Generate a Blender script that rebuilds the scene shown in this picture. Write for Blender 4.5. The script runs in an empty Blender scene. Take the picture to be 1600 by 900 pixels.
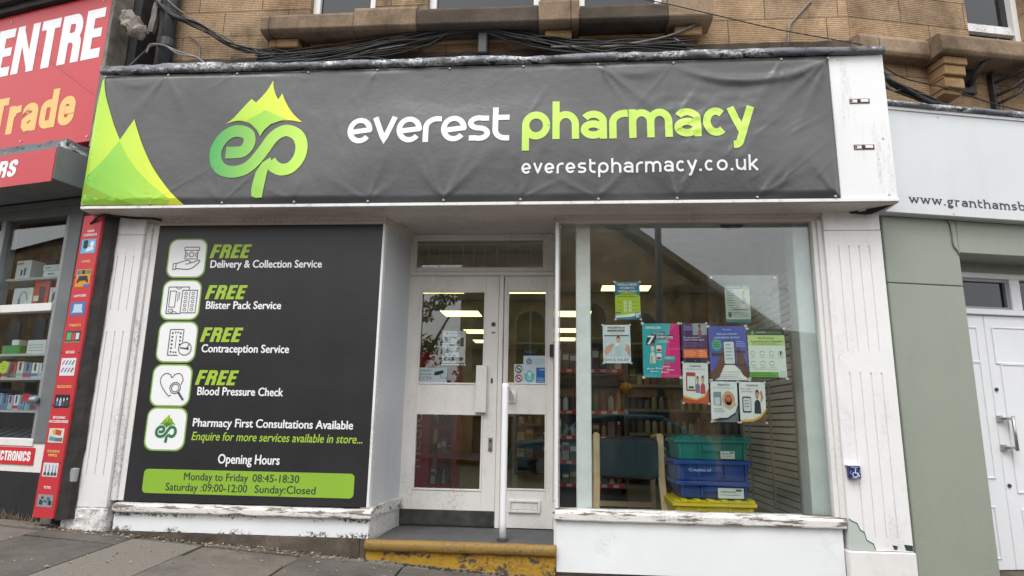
import bpy, bmesh, math, random
from math import sin, cos, pi, radians, atan2, sqrt, exp
from mathutils import Vector, Matrix, noise
from mathutils.geometry import tessellate_polygon

random.seed(11)
scene = bpy.context.scene
COL = scene.collection

# ------------------------------------------------------------------ camera, sky, sun, exposure
cam_d = bpy.data.cameras.new('camera')
cam = bpy.data.objects.new('camera', cam_d); COL.objects.link(cam)
YAW, PITCH, ROLL = -0.0823, 0.2033, 0.0174
fwd = Vector((sin(YAW)*cos(PITCH), cos(YAW)*cos(PITCH), sin(PITCH)))
rgt = Vector((cos(YAW), -sin(YAW), 0)); upv = rgt.cross(fwd)
r2 = cos(ROLL)*rgt + sin(ROLL)*upv; u2 = -sin(ROLL)*rgt + cos(ROLL)*upv
m3 = Matrix((r2, u2, -fwd)).transposed()
cam.matrix_world = Matrix.Translation((0, -4.5606, 1.0)) @ m3.to_4x4()
cam_d.sensor_width = 36; cam_d.lens = 22.5; cam_d.clip_end = 3000; cam_d.clip_start = 0.05
scene.camera = cam

SUN_EL, SUN_AZ = radians(58), radians(200)      # soft light from high on the street side
world = bpy.data.worlds.new('World'); scene.world = world; world.use_nodes = True
wn = world.node_tree.nodes; wl = world.node_tree.links
bg = wn['Background']
sky = wn.new('ShaderNodeTexSky'); sky.sky_type = 'NISHITA'; sky.sun_disc = False
sky.sun_elevation = SUN_EL; sky.sun_rotation = SUN_AZ; sky.air_density = 1.0; sky.dust_density = 4.0
hs = wn.new('ShaderNodeHueSaturation'); hs.inputs['Saturation'].default_value = 0.12
mx = wn.new('ShaderNodeMix'); mx.data_type = 'RGBA'; mx.inputs[0].default_value = 0.6
mx.inputs[7].default_value = (9.2, 9.4, 9.7, 1)            # even cloud cover over the clear sky
wl.new(sky.outputs[0], hs.inputs['Color']); wl.new(hs.outputs[0], mx.inputs[6])
wl.new(mx.outputs[2], bg.inputs['Color']); bg.inputs['Strength'].default_value = 0.13
sun_d = bpy.data.lights.new('sun', 'SUN'); sun_d.energy = 0.7; sun_d.angle = radians(25); sun_d.color = (1, .98, .95)
sun = bpy.data.objects.new('sun', sun_d); COL.objects.link(sun)
sd = Vector((sin(SUN_AZ)*cos(SUN_EL), cos(SUN_AZ)*cos(SUN_EL), sin(SUN_EL)))
sun.rotation_euler = sd.to_track_quat('Z', 'Y').to_euler()
scene.view_settings.view_transform = 'Standard'; scene.view_settings.look = 'None'
scene.view_settings.exposure = 0.86; scene.view_settings.gamma = 1; scene.view_settings.use_curve_mapping = False
scene.render.engine = 'CYCLES'
scene.cycles.use_denoising = True
scene.cycles.max_bounces = 8; scene.cycles.transparent_max_bounces = 16

# ------------------------------------------------------------------ materials
MATS = {}
def lin(c):
    return tuple((x/12.92 if x <= .04045 else ((x+.055)/1.055)**2.4) for x in c)
def hexc(h):
    return lin(tuple(int(h[i:i+2], 16)/255 for i in (0, 2, 4)))
def newmat(name):
    m = bpy.data.materials.new(name); m.use_nodes = True; MATS[name] = m
    nt = m.node_tree; return m, nt, nt.nodes, nt.links, nt.nodes['Principled BSDF']
def coords(n, l, scale=(1, 1, 1)):
    tc = n.new('ShaderNodeTexCoord'); mp = n.new('ShaderNodeMapping'); mp.inputs['Scale'].default_value = scale
    l.new(tc.outputs['Object'], mp.inputs['Vector']); return mp.outputs['Vector']
def noi(n, l, vec, scale, detail=4, rough=.6):
    t = n.new('ShaderNodeTexNoise'); t.inputs['Scale'].default_value = scale
    t.inputs['Detail'].default_value = detail; t.inputs['Roughness'].default_value = rough
    l.new(vec, t.inputs['Vector']); return t.outputs['Fac']
def ramp(n, l, fac, a, b, ca=(0, 0, 0, 1), cb=(1, 1, 1, 1)):
    r = n.new('ShaderNodeValToRGB'); e = r.color_ramp.elements
    e[0].position = a; e[1].position = b; e[0].color = ca; e[1].color = cb
    l.new(fac, r.inputs[0]); return r.outputs[0]
def mixc(n, l, fac, a, b, mode='MIX'):
    m = n.new('ShaderNodeMix'); m.data_type = 'RGBA'; m.blend_type = mode
    for i, v in ((0, fac), (6, a), (7, b)):
        if hasattr(v, 'is_linked'): l.new(v, m.inputs[i])
        elif i == 0: m.inputs[0].default_value = v
        else: m.inputs[i].default_value = (*v[:3], 1)
    return m.outputs[2]
def bump(n, l, b, h, strength=.3, dist=.01, prev=None):
    bp = n.new('ShaderNodeBump'); bp.inputs['Strength'].default_value = strength; bp.inputs['Distance'].default_value = dist
    l.new(h, bp.inputs['Height'])
    if prev: l.new(prev, bp.inputs['Normal'])
    if b: l.new(bp.outputs[0], b.inputs['Normal'])
    return bp.outputs[0]
def simple(name, col, rough=.55, metal=0., var=.12, vs=6., bmp=0., bs=60., spec=.5):
    m, nt, n, l, b = newmat(name)
    v = coords(n, l)
    f = noi(n, l, v, vs, 5)
    c = mixc(n, l, ramp(n, l, f, .3, .7), tuple(x*(1-var) for x in col), tuple(min(1, x*(1+var*.6)) for x in col))
    l.new(c, b.inputs['Base Color']); b.inputs['Roughness'].default_value = rough; b.inputs['Metallic'].default_value = metal
    b.inputs['Specular IOR Level'].default_value = spec
    if bmp: bump(n, l, b, noi(n, l, v, bs, 3), bmp, .004)
    return m
def pm(h, rough=.5):
    k = 'print_'+h+('' if rough == .5 else '_r%d' % int(rough*100))
    if k not in MATS: simple(k, tuple(x*.92 for x in hexc(h)), rough, 0, .04, 3)
    return MATS[k]
def painted(name, col, grime=(.16, .13, .10), amt=.5, lo=.55, hi=.8, chip=None, rough=.45, streak=(3, 3, 1), bmp=.25, band=None):
    """old gloss paint: brush texture, drifts of grime, optional flaked patches"""
    m, nt, n, l, b = newmat(name)
    v = coords(n, l); vs = coords(n, l, streak)
    f1 = ramp(n, l, noi(n, l, vs, 2.2, 8, .68), lo, hi)
    f2 = ramp(n, l, noi(n, l, v, 48, 6, .75), .42, .62)
    mul = n.new('ShaderNodeMath'); mul.operation = 'MULTIPLY'; l.new(f1, mul.inputs[0]); l.new(f2, mul.inputs[1])
    mu2 = n.new('ShaderNodeMath'); mu2.operation = 'MULTIPLY'; l.new(mul.outputs[0], mu2.inputs[0]); mu2.inputs[1].default_value = amt*1.6
    mu2.use_clamp = True
    if band:   # drifts of black mould hanging from the sill joint and climbing from the plinth
        sp = n.new('ShaderNodeSeparateXYZ'); tc2 = n.new('ShaderNodeTexCoord'); l.new(tc2.outputs['Object'], sp.inputs[0])
        def near(z0):
            a = n.new('ShaderNodeMath'); a.operation = 'SUBTRACT'; l.new(sp.outputs['Z'], a.inputs[0]); a.inputs[1].default_value = z0
            b_ = n.new('ShaderNodeMath'); b_.operation = 'ABSOLUTE'; l.new(a.outputs[0], b_.inputs[0])
            return ramp(n, l, b_.outputs[0], 0, band[2], (1, 1, 1, 1), (0, 0, 0, 1))
        ad_ = n.new('ShaderNodeMath'); ad_.operation = 'ADD'; l.new(near(band[0]), ad_.inputs[0]); l.new(near(band[1]), ad_.inputs[1]); ad_.use_clamp = True
        m5 = n.new('ShaderNodeMath'); m5.operation = 'MULTIPLY'; l.new(mu2.outputs[0], m5.inputs[0]); l.new(ad_.outputs[0], m5.inputs[1]); rp = ramp(n, l, m5.outputs[0], .30, .62); mu2 = rp.node
    base = mixc(n, l, ramp(n, l, noi(n, l, v, 1.7, 5), .35, .7), tuple(x*.93 for x in col), col)
    c = mixc(n, l, mu2.outputs[0], base, grime)
    hgt = noi(n, l, v, 45, 4)
    nb = bump(n, l, None if chip else b, hgt, bmp, .003)
    if chip:
        cs, ct, ccol = chip
        cf = ramp(n, l, noi(n, l, coords(n, l, cs), 9, 9, .72), ct, ct+.03)
        under = mixc(n, l, noi(n, l, v, 70, 4), tuple(x*.4 for x in ccol), ccol)
        c = mixc(n, l, cf, c, under)
        inv = n.new('ShaderNodeMath'); inv.operation = 'SUBTRACT'; inv.inputs[0].default_value = 1; l.new(cf, inv.inputs[1])
        bump(n, l, b, inv.outputs[0], .6, .003, nb)
    l.new(c, b.inputs['Base Color']); b.inputs['Roughness'].default_value = rough
    return m

painted('white_paint', (.80, .785, .765), amt=.30, lo=.5, hi=.78, streak=(2.2, 2.2, .5))
painted('pilaster_paint', (.83, .825, .815), amt=.35, lo=.52, hi=.8, streak=(3, 3, .6), chip=((1.0, 1.0, .5), .695, (.22, .21, .19)), bmp=.5)
painted('rough_paint', (.80, .79, .775), amt=.55, lo=.42, hi=.7, chip=((7, 7, 5), .60, (.17, .155, .14)), bmp=1.4)
painted('sill_paint', (.78, .76, .73), amt=.6, lo=.42, hi=.72, streak=(1, 1, 2), chip=((.5, 2, 3.4), .535, (.27, .22, .175)), bmp=.8)
painted('riser_paint', (.84, .86, .87), grime=(.09, .08, .07), amt=1.0, lo=.43, hi=.56, streak=(1.6, 1.6, 1.2), band=(.192, .312, .05))
painted('riser_clean', (.84, .86, .87), grime=(.2, .19, .18), amt=.35, lo=.56, hi=.8, streak=(1.6, 1.6, 1.2))
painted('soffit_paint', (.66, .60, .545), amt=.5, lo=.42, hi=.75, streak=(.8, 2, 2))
painted('door_paint', (.79, .765, .73), amt=.35, lo=.48, hi=.76, streak=(2, 2, .8), chip=((1.4, 1.4, 1.0), .70, (.3, .27, .23)))
painted('board_white', (.83, .83, .825), amt=.5, lo=.52, hi=.72, grime=(.12, .12, .12), streak=(5, 5, .5))
painted('pale_panel', (.60, .62, .65), amt=.3, lo=.55, hi=.85, streak=(2, 2, .4))
painted('green_paint', (.285, .315, .255), amt=.16, lo=.46, hi=.75, grime=(.12, .13, .1), rough=.5, streak=(2, 2, .5), bmp=.15)
painted('grey_fascia', (.66, .68, .69), amt=.12, lo=.5, hi=.8, streak=(3, 3, .4), rough=.4, bmp=.1)
painted('shop_door_white', (.80, .81, .83), amt=.2, lo=.55, hi=.9, bmp=.15)
painted('red_sign', (.56, .035, .045), amt=.2, lo=.6, hi=.9, rough=.35, grime=(.25, .05, .05), bmp=.05)
painted('nosing_yellow', (.30, .178, .034), amt=.85, lo=.34, hi=.7, grime=(.12, .085, .045), streak=(.8, 3, 3), rough=.65, bmp=.6)
painted('riser_yellow', (.47, .265, .016), amt=.85, lo=.38, hi=.7, grime=(.10, .07, .03), streak=(2, 2, 2), chip=((.9, .9, 1.5), .55, (.085, .08, .075)), rough=.65, bmp=.6)
simple('black_board', (.024, .024, .027), .34, var=.22, vs=3, bmp=.04, bs=9)
simple('tread_rubber', (.085, .085, .088), .7, var=.25, vs=5, bmp=.4, bs=120)
simple('kick_metal', (.06, .068, .062), .45, .3, .55, 9, .5, 50)
simple('black_paint', (.018, .018, .02), .45, var=.3)
simple('dark_plastic', (.03, .03, .032), .4)
simple('grey_plastic', (.32, .33, .34), .5)
simple('aluminium', (.30, .315, .33), .45, .35, .1)
simple('dark_frame', (.16, .175, .18), .5, .1, .15)
simple('steel', (.42, .42, .41), .35, .8, .15, 20)
simple('brass_dull', (.28, .22, .12), .45, .7, .2, 30)
simple('cable_black', (.022, .021, .02), .55, var=.4, vs=20)
simple('cable_grey', (.20, .185, .165), .6, var=.3, vs=20)
simple('iron_pipe', (.045, .048, .055), .5, .1, .35, 8, .4, 40)
simple('rust', (.14, .06, .03), .8, var=.6, vs=30)
simple('wood_pale', (.88, .62, .36), .5, var=.15, vs=12)
simple('wood_grey', (.20, .175, .15), .8, var=.5, vs=9, bmp=.8, bs=40)
simple('lump', (.26, .225, .19), .9, var=.5, vs=14, bmp=1, bs=30)
simple('upholstery', (.012, .014, .016), .7, var=.2)
simple('crate_green', (.010, .21, .17), .4); simple('crate_blue', (.012, .055, .26), .4); simple('crate_yellow', (.75, .58, .012), .4)
simple('interior_wall', (.66, .64, .62), .7); simple('ceiling_tile', (.74, .74, .72), .8); simple('shop_dark', (.05, .045, .04), .7)
simple('interior_white', (.62, .63, .62), .6); simple('shop_floor', (.16, .14, .12), .4)
simple('shelf_metal', (.45, .44, .42), .5); simple('slat_grey', (.86, .86, .85), .5); simple('pier_pale', (.66, .70, .69), .5)
simple('red_gloss', (.62, .02, .03), .35); simple('dark_shelf', (.05, .04, .035), .6); simple('counter_wood', (.22, .13, .06), .5)
simple('post_white', (.84, .85, .82), .5, var=.1, vs=9)
painted('lead', (.135, .14, .155), grime=(.62, .63, .65), amt=1.0, lo=.50, hi=.58, streak=(1.2, 1.2, 3), rough=.5, bmp=.6, chip=((1.3, 1.3, 3), .55, (.04, .04, .042)))
simple('timber_dark', (.035, .032, .03), .8, var=.5, vs=8, bmp=.6)
simple('slate_grey', (.10, .105, .11), .7, var=.3)
simple('iron_rust', (.05, .045, .042), .7, .2, .5, 18, .5, 60)
simple('letter_white', (.86, .86, .87), .45, var=.02); simple('letter_yellow', (.83, .52, .16), .4, var=.03)
simple('lime', (.36, .54, .045), .5, var=.04, vs=2); simple('lime_pale', (.55, .78, .12), .5, var=.04, vs=2)
simple('lime_bar', (.26, .46, .035), .5, var=.04, vs=2); simple('tile_border', (.24, .42, .07), .5)
simple('ink', (.035, .035, .04), .5); simple('icon_line', (.07, .07, .08), .5)
simple('tyre', (.02, .02, .02), .8); simple('beacon_globe', (.8, .36, .01), .4); simple('car_paint', (.045, .19, .24), .25, .2)
simple('leaf_green', (.035, .06, .02), .7, var=.4); simple('bark', (.06, .045, .035), .9)
simple('dry_leaf', (.42, .33, .20), .8, var=.4, vs=30); simple('dry_grass', (.42, .33, .19), .9, var=.4, vs=20)

def emis(name, col, s):
    m, nt, n, l, b = newmat(name)
    b.inputs['Base Color'].default_value = (*col, 1); b.inputs['Emission Color'].default_value = (*col, 1); b.inputs['Emission Strength'].default_value = s
emis('light_panel', (1, .91, .36), 1.75)

def glassmat(name, tint=(.93, .96, .95), refl=.045, rough=.0, dirt_sheen=.0):
    m, nt, n, l, b = newmat(name); n.remove(b)
    out = n['Material Output']
    tr = n.new('ShaderNodeBsdfTransparent'); tr.inputs[0].default_value = (*tint, 1)
    gl = n.new('ShaderNodeBsdfGlossy'); gl.inputs['Roughness'].default_value = rough
    lw = n.new('ShaderNodeLayerWeight'); lw.inputs['Blend'].default_value = .5
    pw = n.new('ShaderNodeMath'); pw.operation = 'POWER'; pw.inputs[1].default_value = 5; l.new(lw.outputs['Facing'], pw.inputs[0])
    ma = n.new('ShaderNodeMath'); ma.operation = 'MULTIPLY_ADD'; l.new(pw.outputs[0], ma.inputs[0]); ma.inputs[1].default_value = 1-refl; ma.inputs[2].default_value = refl
    mxs = n.new('ShaderNodeMixShader'); l.new(ma.outputs[0], mxs.inputs[0]); l.new(tr.outputs[0], mxs.inputs[1]); l.new(gl.outputs[0], mxs.inputs[2])
    last = mxs.outputs[0]
    if dirt_sheen:  # diffuse film: dirt on the panes, painted sheen on the acrylic
        df = n.new('ShaderNodeBsdfDiffuse'); df.inputs[0].default_value = (.6, .6, .58, 1)
        v = coords(n, l, (1, 1, .35)); f = ramp(n, l, noi(n, l, v, 5, 7, .7), .45, .9, (0, 0, 0, 1), (dirt_sheen, dirt_sheen, dirt_sheen, 1))
        m2 = n.new('ShaderNodeMixShader'); l.new(f, m2.inputs[0]); l.new(last, m2.inputs[1]); l.new(df.outputs[0], m2.inputs[2]); last = m2.outputs[0]
    l.new(last, out.inputs['Surface'])
glassmat('glass', refl=.072, dirt_sheen=.03)
glassmat('acrylic', (.95, .96, .96), .07, .08, .30)  # strong pale veil paints the sheet's reflected light into its colour
def uppane():
    m, nt, n, l, b = newmat('dark_glass'); b.inputs['Base Color'].default_value = (.012, .014, .016, 1)
    b.inputs['Roughness'].default_value = .03; b.inputs['Specular IOR Level'].default_value = .6
uppane()

def stone(name, bw, bh, c1, c2, mortar, tool=.35, soot=.5, rot=False):
    m, nt, n, l, b = newmat(name)
    tc = n.new('ShaderNodeTexCoord'); sp = n.new('ShaderNodeSeparateXYZ'); cb = n.new('ShaderNodeCombineXYZ')
    l.new(tc.outputs['Object'], sp.inputs[0]); l.new(sp.outputs['Y' if rot else 'X'], cb.inputs[0]); l.new(sp.outputs['Z'], cb.inputs[1])
    br = n.new('ShaderNodeTexBrick'); l.new(cb.outputs[0], br.inputs['Vector'])
    br.inputs['Scale'].default_value = 1; br.inputs['Brick Width'].default_value = bw; br.inputs['Row Height'].default_value = bh
    br.inputs['Mortar Size'].default_value = .004; br.inputs['Mortar Smooth'].default_value = .3; br.inputs['Bias'].default_value = 0
    br.inputs['Color1'].default_value = (*c1, 1); br.inputs['Color2'].default_value = (*c2, 1); br.inputs['Mortar'].default_value = (*mortar, 1)
    br.offset = .42; br.squash = 1.35; br.squash_frequency = 3
    v = tc.outputs['Object']
    c = mixc(n, l, ramp(n, l, noi(n, l, v, 2.1, 6, .65), .33, .68), (.46, .42, .39), (1.18, 1.14, 1.09), 'MIX')
    c = mixc(n, l, 1.0, br.outputs['Color'], c, 'MULTIPLY')
    fine = mixc(n, l, ramp(n, l, noi(n, l, v, 60, 4), .3, .7), (.78, .78, .78), (1.1, 1.1, 1.1)); c = mixc(n, l, 1.0, c, fine, 'MULTIPLY')
    s = ramp(n, l, noi(n, l, coords(n, l, (1, 1, .6)), 1.3, 8, .7), .5, .68, (0, 0, 0, 1), (soot, soot, soot, 1))
    c = mixc(n, l, s, c, (.045, .036, .03))
    l.new(c, b.inputs['Base Color']); b.inputs['Roughness'].default_value = .9; b.inputs['Specular IOR Level'].default_value = .2
    prev = bump(n, l, None, br.outputs['Fac'], .8, .008); prev.node.invert = True
    if tool:
        w = n.new('ShaderNodeTexWave'); w.bands_direction = 'Y'; w.inputs['Scale'].default_value = 19; w.inputs['Distortion'].default_value = 1.6
        w.inputs['Detail'].default_value = 3; w.inputs['Detail Scale'].default_value = 2; l.new(cb.outputs[0], w.inputs['Vector'])
        prev = bump(n, l, None, w.outputs['Fac'], tool, .008, prev)
        dk = mixc(n, l, ramp(n, l, w.outputs['Fac'], .0, .5), (.74, .73, .72), (1, 1, 1)); c2_ = mixc(n, l, 1.0, c, dk, 'MULTIPLY'); l.new(c2_, b.inputs['Base Color'])
    bump(n, l, b, noi(n, l, v, 30, 6, .7), .35, .01, prev)
stone('sandstone', .56, .235, (.50, .355, .215), (.385, .28, .185), (.17, .13, .09), soot=.85)
stone('ledge_stone', .9, 2.0, (.33, .25, .175), (.28, .21, .15), (.10, .08, .06), tool=0, soot=.75)
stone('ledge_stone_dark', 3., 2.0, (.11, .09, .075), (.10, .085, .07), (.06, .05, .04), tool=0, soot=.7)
stone('corbel_stone', 3., 2.0, (.43, .29, .155), (.42, .28, .15), (.2, .15, .1), tool=0, soot=.3)
stone('opposite_stone', .7, .33, (.62, .43, .24), (.46, .31, .17), (.12, .09, .065), tool=0, soot=.85)
simple('old_frame', (.34, .33, .31), .6)
stone('plinth_stone', 1.3, 1.0, (.15, .13, .11), (.12, .105, .09), (.06, .05, .045), tool=0, soot=.8)

def pavemat():
    m, nt, n, l, b = newmat('flagstone')
    v = coords(n, l); geo = n.new('ShaderNodeNewGeometry')
    r = geo.outputs['Random Per Island']
    c = n.new('ShaderNodeValToRGB'); l.new(r, c.inputs[0]); e = c.color_ramp.elements
    e[0].color = (.105, .096, .086, 1); e[1].color = (.185, .166, .145, 1)
    x = c.color_ramp.elements.new(.5); x.color = (.135, .126, .118, 1)
    f = mixc(n, l, ramp(n, l, noi(n, l, v, 3, 9, .72), .3, .72), (.5, .465, .43), (1.22, 1.19, 1.15))
    cc = mixc(n, l, 1.0, c.outputs[0], f, 'MULTIPLY')
    g = mixc(n, l, ramp(n, l, noi(n, l, v, 110, 3), .3, .72), (.62, .62, .62), (1.25, 1.25, 1.25)); cc = mixc(n, l, 1., cc, g, 'MULTIPLY')
    s = ramp(n, l, noi(n, l, v, 1.4, 6, .7), .52, .75, (0, 0, 0, 1), (.6, .6, .6, 1)); cc = mixc(n, l, s, cc, (.17, .12, .085))
    l.new(cc, b.inputs['Base Color']); b.inputs['Roughness'].default_value = .85
    nb = bump(n, l, None, noi(n, l, v, 12, 8, .65), .6, .012); bump(n, l, b, noi(n, l, v, 150, 3), .5, .003, nb)
pavemat()
simple('concrete_patch', (.19, .17, .145), .9, var=.55, vs=170, bmp=.9, bs=130)
simple('asphalt', (.055, .055, .056), .9, var=.4, vs=4, bmp=.8, bs=150)
simple('joint_dirt', (.045, .038, .03), .95, var=.5, vs=30, bmp=.8, bs=90)
simple('kerb_stone', (.2, .19, .175), .85, var=.3, vs=10, bmp=.5)
simple('earth', (.09, .08, .065), .95)

def bannermat():
    m, nt, n, l, b = newmat('banner_vinyl'); v = coords(n, l)
    c = mixc(n, l, ramp(n, l, noi(n, l, v, 2.5, 5), .35, .7), (.066, .066, .067), (.082, .082, .083))
    l.new(c, b.inputs['Base Color']); b.inputs['Roughness'].default_value = .34; b.inputs['Specular IOR Level'].default_value = .65
    nb = bump(n, l, None, noi(n, l, coords(n, l, (1, 1, 1)), 7, 6, .6), .25, .02); bump(n, l, b, noi(n, l, v, 240, 2), .08, .001, nb)
bannermat()
def gradmat(name, ca, cb, axis='X', rough=.45):
    m, nt, n, l, b = newmat(name); tc = n.new('ShaderNodeTexCoord'); sp = n.new('ShaderNodeSeparateXYZ')
    l.new(tc.outputs['Generated'], sp.inputs[0]); c = ramp(n, l, sp.outputs[axis], 0., .9, (*ca, 1), (*cb, 1))
    l.new(c, b.inputs['Base Color']); b.inputs['Roughness'].default_value = rough
gradmat('emblem_green', (.06, .40, .10), (.52, .80, .10))
gradmat('peak_yellow', (.42, .72, .06), (.88, .90, .05))
gradmat('peak_green', (.22, .60, .07), (.45, .75, .07))
gradmat('peak_light', (.40, .72, .07), (.80, .88, .06))

# ------------------------------------------------------------------ frames, mesh builder, tags
class Fr:
    """a facade: u along it, out = metres towards the street, z up"""
    def __init__(s, o, ang):
        s.o = Vector((o[0], o[1], 0)); s.d = Vector((cos(ang), sin(ang), 0)); s.n = Vector((sin(ang), -cos(ang), 0))
    def w(s, u, o, z): return s.o + s.d*u + s.n*o + Vector((0, 0, z))
MAIN = Fr((0, 0), 0); LEFT = Fr((-3.62, 0), -.23); RIGHT = Fr((2.27, 0), .22)

def tag(o, label=None, cat=None, group=None, kind=None):
    if label: o['label'] = label
    if cat: o['category'] = cat
    if group: o['group'] = group
    if kind: o['kind'] = kind
    return o
def root(name, loc, label, cat, group=None):
    o = bpy.data.objects.new(name, None); COL.objects.link(o); o.location = loc; o.empty_display_size = .1
    return tag(o, label, cat, group)

class MB:
    def __init__(s, fr=MAIN): s.fr = fr; s.v = []; s.f = []; s.m = []
    def add(s, vs, fs, m=0):
        b = len(s.v); s.v += [s.fr.w(*p) for p in vs]; s.f += [tuple(i+b for i in f) for f in fs]; s.m += [m]*len(fs); return s
    def box(s, u0, u1, o0, o1, z0, z1, m=0):
        vs = [(u, o, z) for z in (z0, z1) for o in (o0, o1) for u in (u0, u1)]
        return s.add(vs, [(0, 1, 3, 2), (4, 6, 7, 5), (0, 4, 5, 1), (2, 3, 7, 6), (0, 2, 6, 4), (1, 5, 7, 3)], m)
    def prism(s, poly, a0, a1, axis='o', m=0):
        """poly in (u,z) extruded along out; axis 'u': poly in (o,z) extruded along u; axis 'z': poly in (u,o)"""
        n = len(poly)
        mk = {'o': lambda p, a: (p[0], a, p[1]), 'u': lambda p, a: (a, p[0], p[1]), 'z': lambda p, a: (p[0], p[1], a)}[axis]
        vs = [mk(p, a0) for p in poly]+[mk(p, a1) for p in poly]
        tri = tessellate_polygon([[Vector((p[0], p[1], 0)) for p in poly]])
        fs = [tuple(t) for t in tri]+[tuple(i+n for i in t) for t in tri]+[(i, (i+1) % n, n+(i+1) % n, n+i) for i in range(n)]
        return s.add(vs, fs, m)
    def tube(s, pts, r, n=8, m=0, caps=True):
        P = [Vector(p) for p in pts]; vs = []; fs = []
        rs = r if isinstance(r, (list, tuple)) else [r]*len(P)
        t0 = (P[1]-P[0]).normalized(); a = t0.orthogonal().normalized()
        for i, p in enumerate(P):
            t = (P[min(i+1, len(P)-1)]-P[max(i-1, 0)]).normalized()
            a = (a-t*a.dot(t)).normalized(); b = t.cross(a)
            for k in range(n): vs.append(tuple(p+(a*cos(2*pi*k/n)+b*sin(2*pi*k/n))*rs[i]))
        for i in range(len(P)-1):
            for k in range(n): fs.append((i*n+k, i*n+(k+1) % n, (i+1)*n+(k+1) % n, (i+1)*n+k))
        if caps: fs += [tuple(range(n)), tuple(range((len(P)-1)*n, len(P)*n))]
        return s.add(vs, fs, m)
    def lathe(s, c, prof, n=20, m=0):
        vs = []; fs = []; k = len(prof)
        for r, z in prof:
            for i in range(n): vs.append((c[0]+r*cos(2*pi*i/n), c[1]+r*sin(2*pi*i/n), c[2]+z))
        for j in range(k-1):
            for i in range(n): fs.append((j*n+i, j*n+(i+1) % n, (j+1)*n+(i+1) % n, (j+1)*n+i))
        fs += [tuple(range(n)), tuple(range((k-1)*n, k*n))]
        return s.add(vs, fs, m)
    def build(s, name, mats, parent=None, bev=0, smooth=False, wob=0, recalc=True, fine=0, wf=9):
        off = Vector(parent_loc(parent)) if parent else None
        if off is None:
            xs = [v.x for v in s.v]; ys = [v.y for v in s.v]; zs = [v.z for v in s.v]
            off = Vector(((min(xs)+max(xs))/2, (min(ys)+max(ys))/2, min(zs)))
        me = bpy.data.meshes.new(name)
        me.from_pydata([tuple(v-off) for v in s.v], [], s.f)
        if not isinstance(mats, (list, tuple)): mats = [mats]
        for q in mats: me.materials.append(MATS[q] if isinstance(q, str) else q)
        for p, i in zip(me.polygons, s.m): p.material_index = i
        bm = bmesh.new(); bm.from_mesh(me)
        if recalc: bmesh.ops.recalc_face_normals(bm, faces=bm.faces)
        if bev:
            ed = [e for e in bm.edges if len(e.link_faces) == 2 and e.calc_face_angle(0) > .5]
            bmesh.ops.bevel(bm, geom=ed, offset=bev, segments=1, profile=.5, affect='EDGES', clamp_overlap=True)
        if fine:
            for _ in range(12):
                ed = [e for e in bm.edges if e.calc_length() > fine]
                if not ed: break
                bmesh.ops.subdivide_edges(bm, edges=ed, cuts=1, use_grid_fill=True)
            if wob:
                for v in bm.verts:
                    q = (v.co+off)*wf
                    v.co += Vector((noise.noise(q), noise.noise(q+Vector((7, 3, 1))), noise.noise(q+Vector((1, 9, 5)))))*wob
        bm.to_mesh(me); bm.free()
        if smooth:
            for p in me.polygons: p.use_smooth = True
        o = bpy.data.objects.new(name, me); COL.objects.link(o)
        if parent: o.parent = parent
        else: o.location = off
        return o
def parent_loc(p):
    v = Vector((0, 0, 0))
    while p: v = v+p.location; p = p.parent
    return v
def frame(mb, u0, u1, z0, z1, w, o0, o1, wb=None, wt=None):
    wb = w if wb is None else wb; wt = w if wt is None else wt
    mb.box(u0, u0+w, o0, o1, z0, z1); mb.box(u1-w, u1, o0, o1, z0, z1)
    mb.box(u0+w, u1-w, o0, o1, z0, z0+wb); mb.box(u0+w, u1-w, o0, o1, z1-wt, z1); return mb
def spline(pts, k=6):
    P = [Vector(p) for p in pts]; out = []
    for i in range(len(P)-1):
        a, b, c, d = P[max(i-1, 0)], P[i], P[i+1], P[min(i+2, len(P)-1)]
        for j in range(k):
            t = j/k; out.append(.5*((2*b)+(c-a)*t+(2*a-5*b+4*c-d)*t*t+(3*b-a-3*c+d)*t**3))
    out.append(P[-1]); return out

# ------------------------------------------------------------------ flat print: text, strokes, shapes
_T = {}
def text2d(body, bold=0., shear=0.):
    k = (body, bold, shear)
    if k in _T: return _T[k]
    cu = bpy.data.curves.new('t', 'FONT'); cu.body = body; cu.shear = shear; cu.offset = bold; cu.resolution_u = 3; cu.fill_mode = 'FRONT'
    o = bpy.data.objects.new('t', cu); COL.objects.link(o)
    dg = bpy.context.evaluated_depsgraph_get(); dg.update()
    me = bpy.data.meshes.new_from_object(o.evaluated_get(dg))
    V = [(v.co.x, v.co.y) for v in me.vertices]; Fs = [tuple(p.vertices) for p in me.polygons]
    bpy.data.objects.remove(o); bpy.data.curves.remove(cu); bpy.data.meshes.remove(me)
    Fs2 = []
    for f in Fs:
        a = sum(V[f[i]][0]*V[f[(i+1) % len(f)]][1]-V[f[(i+1) % len(f)]][0]*V[f[i]][1] for i in range(len(f)))
        Fs2.append(f if a > 0 else tuple(reversed(f)))
    _T[k] = (V, Fs2); return _T[k]
def cap_h(bold=0.):
    V, _ = text2d('H', bold); return max(v[1] for v in V)-min(v[1] for v in V), min(v[1] for v in V)
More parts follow.
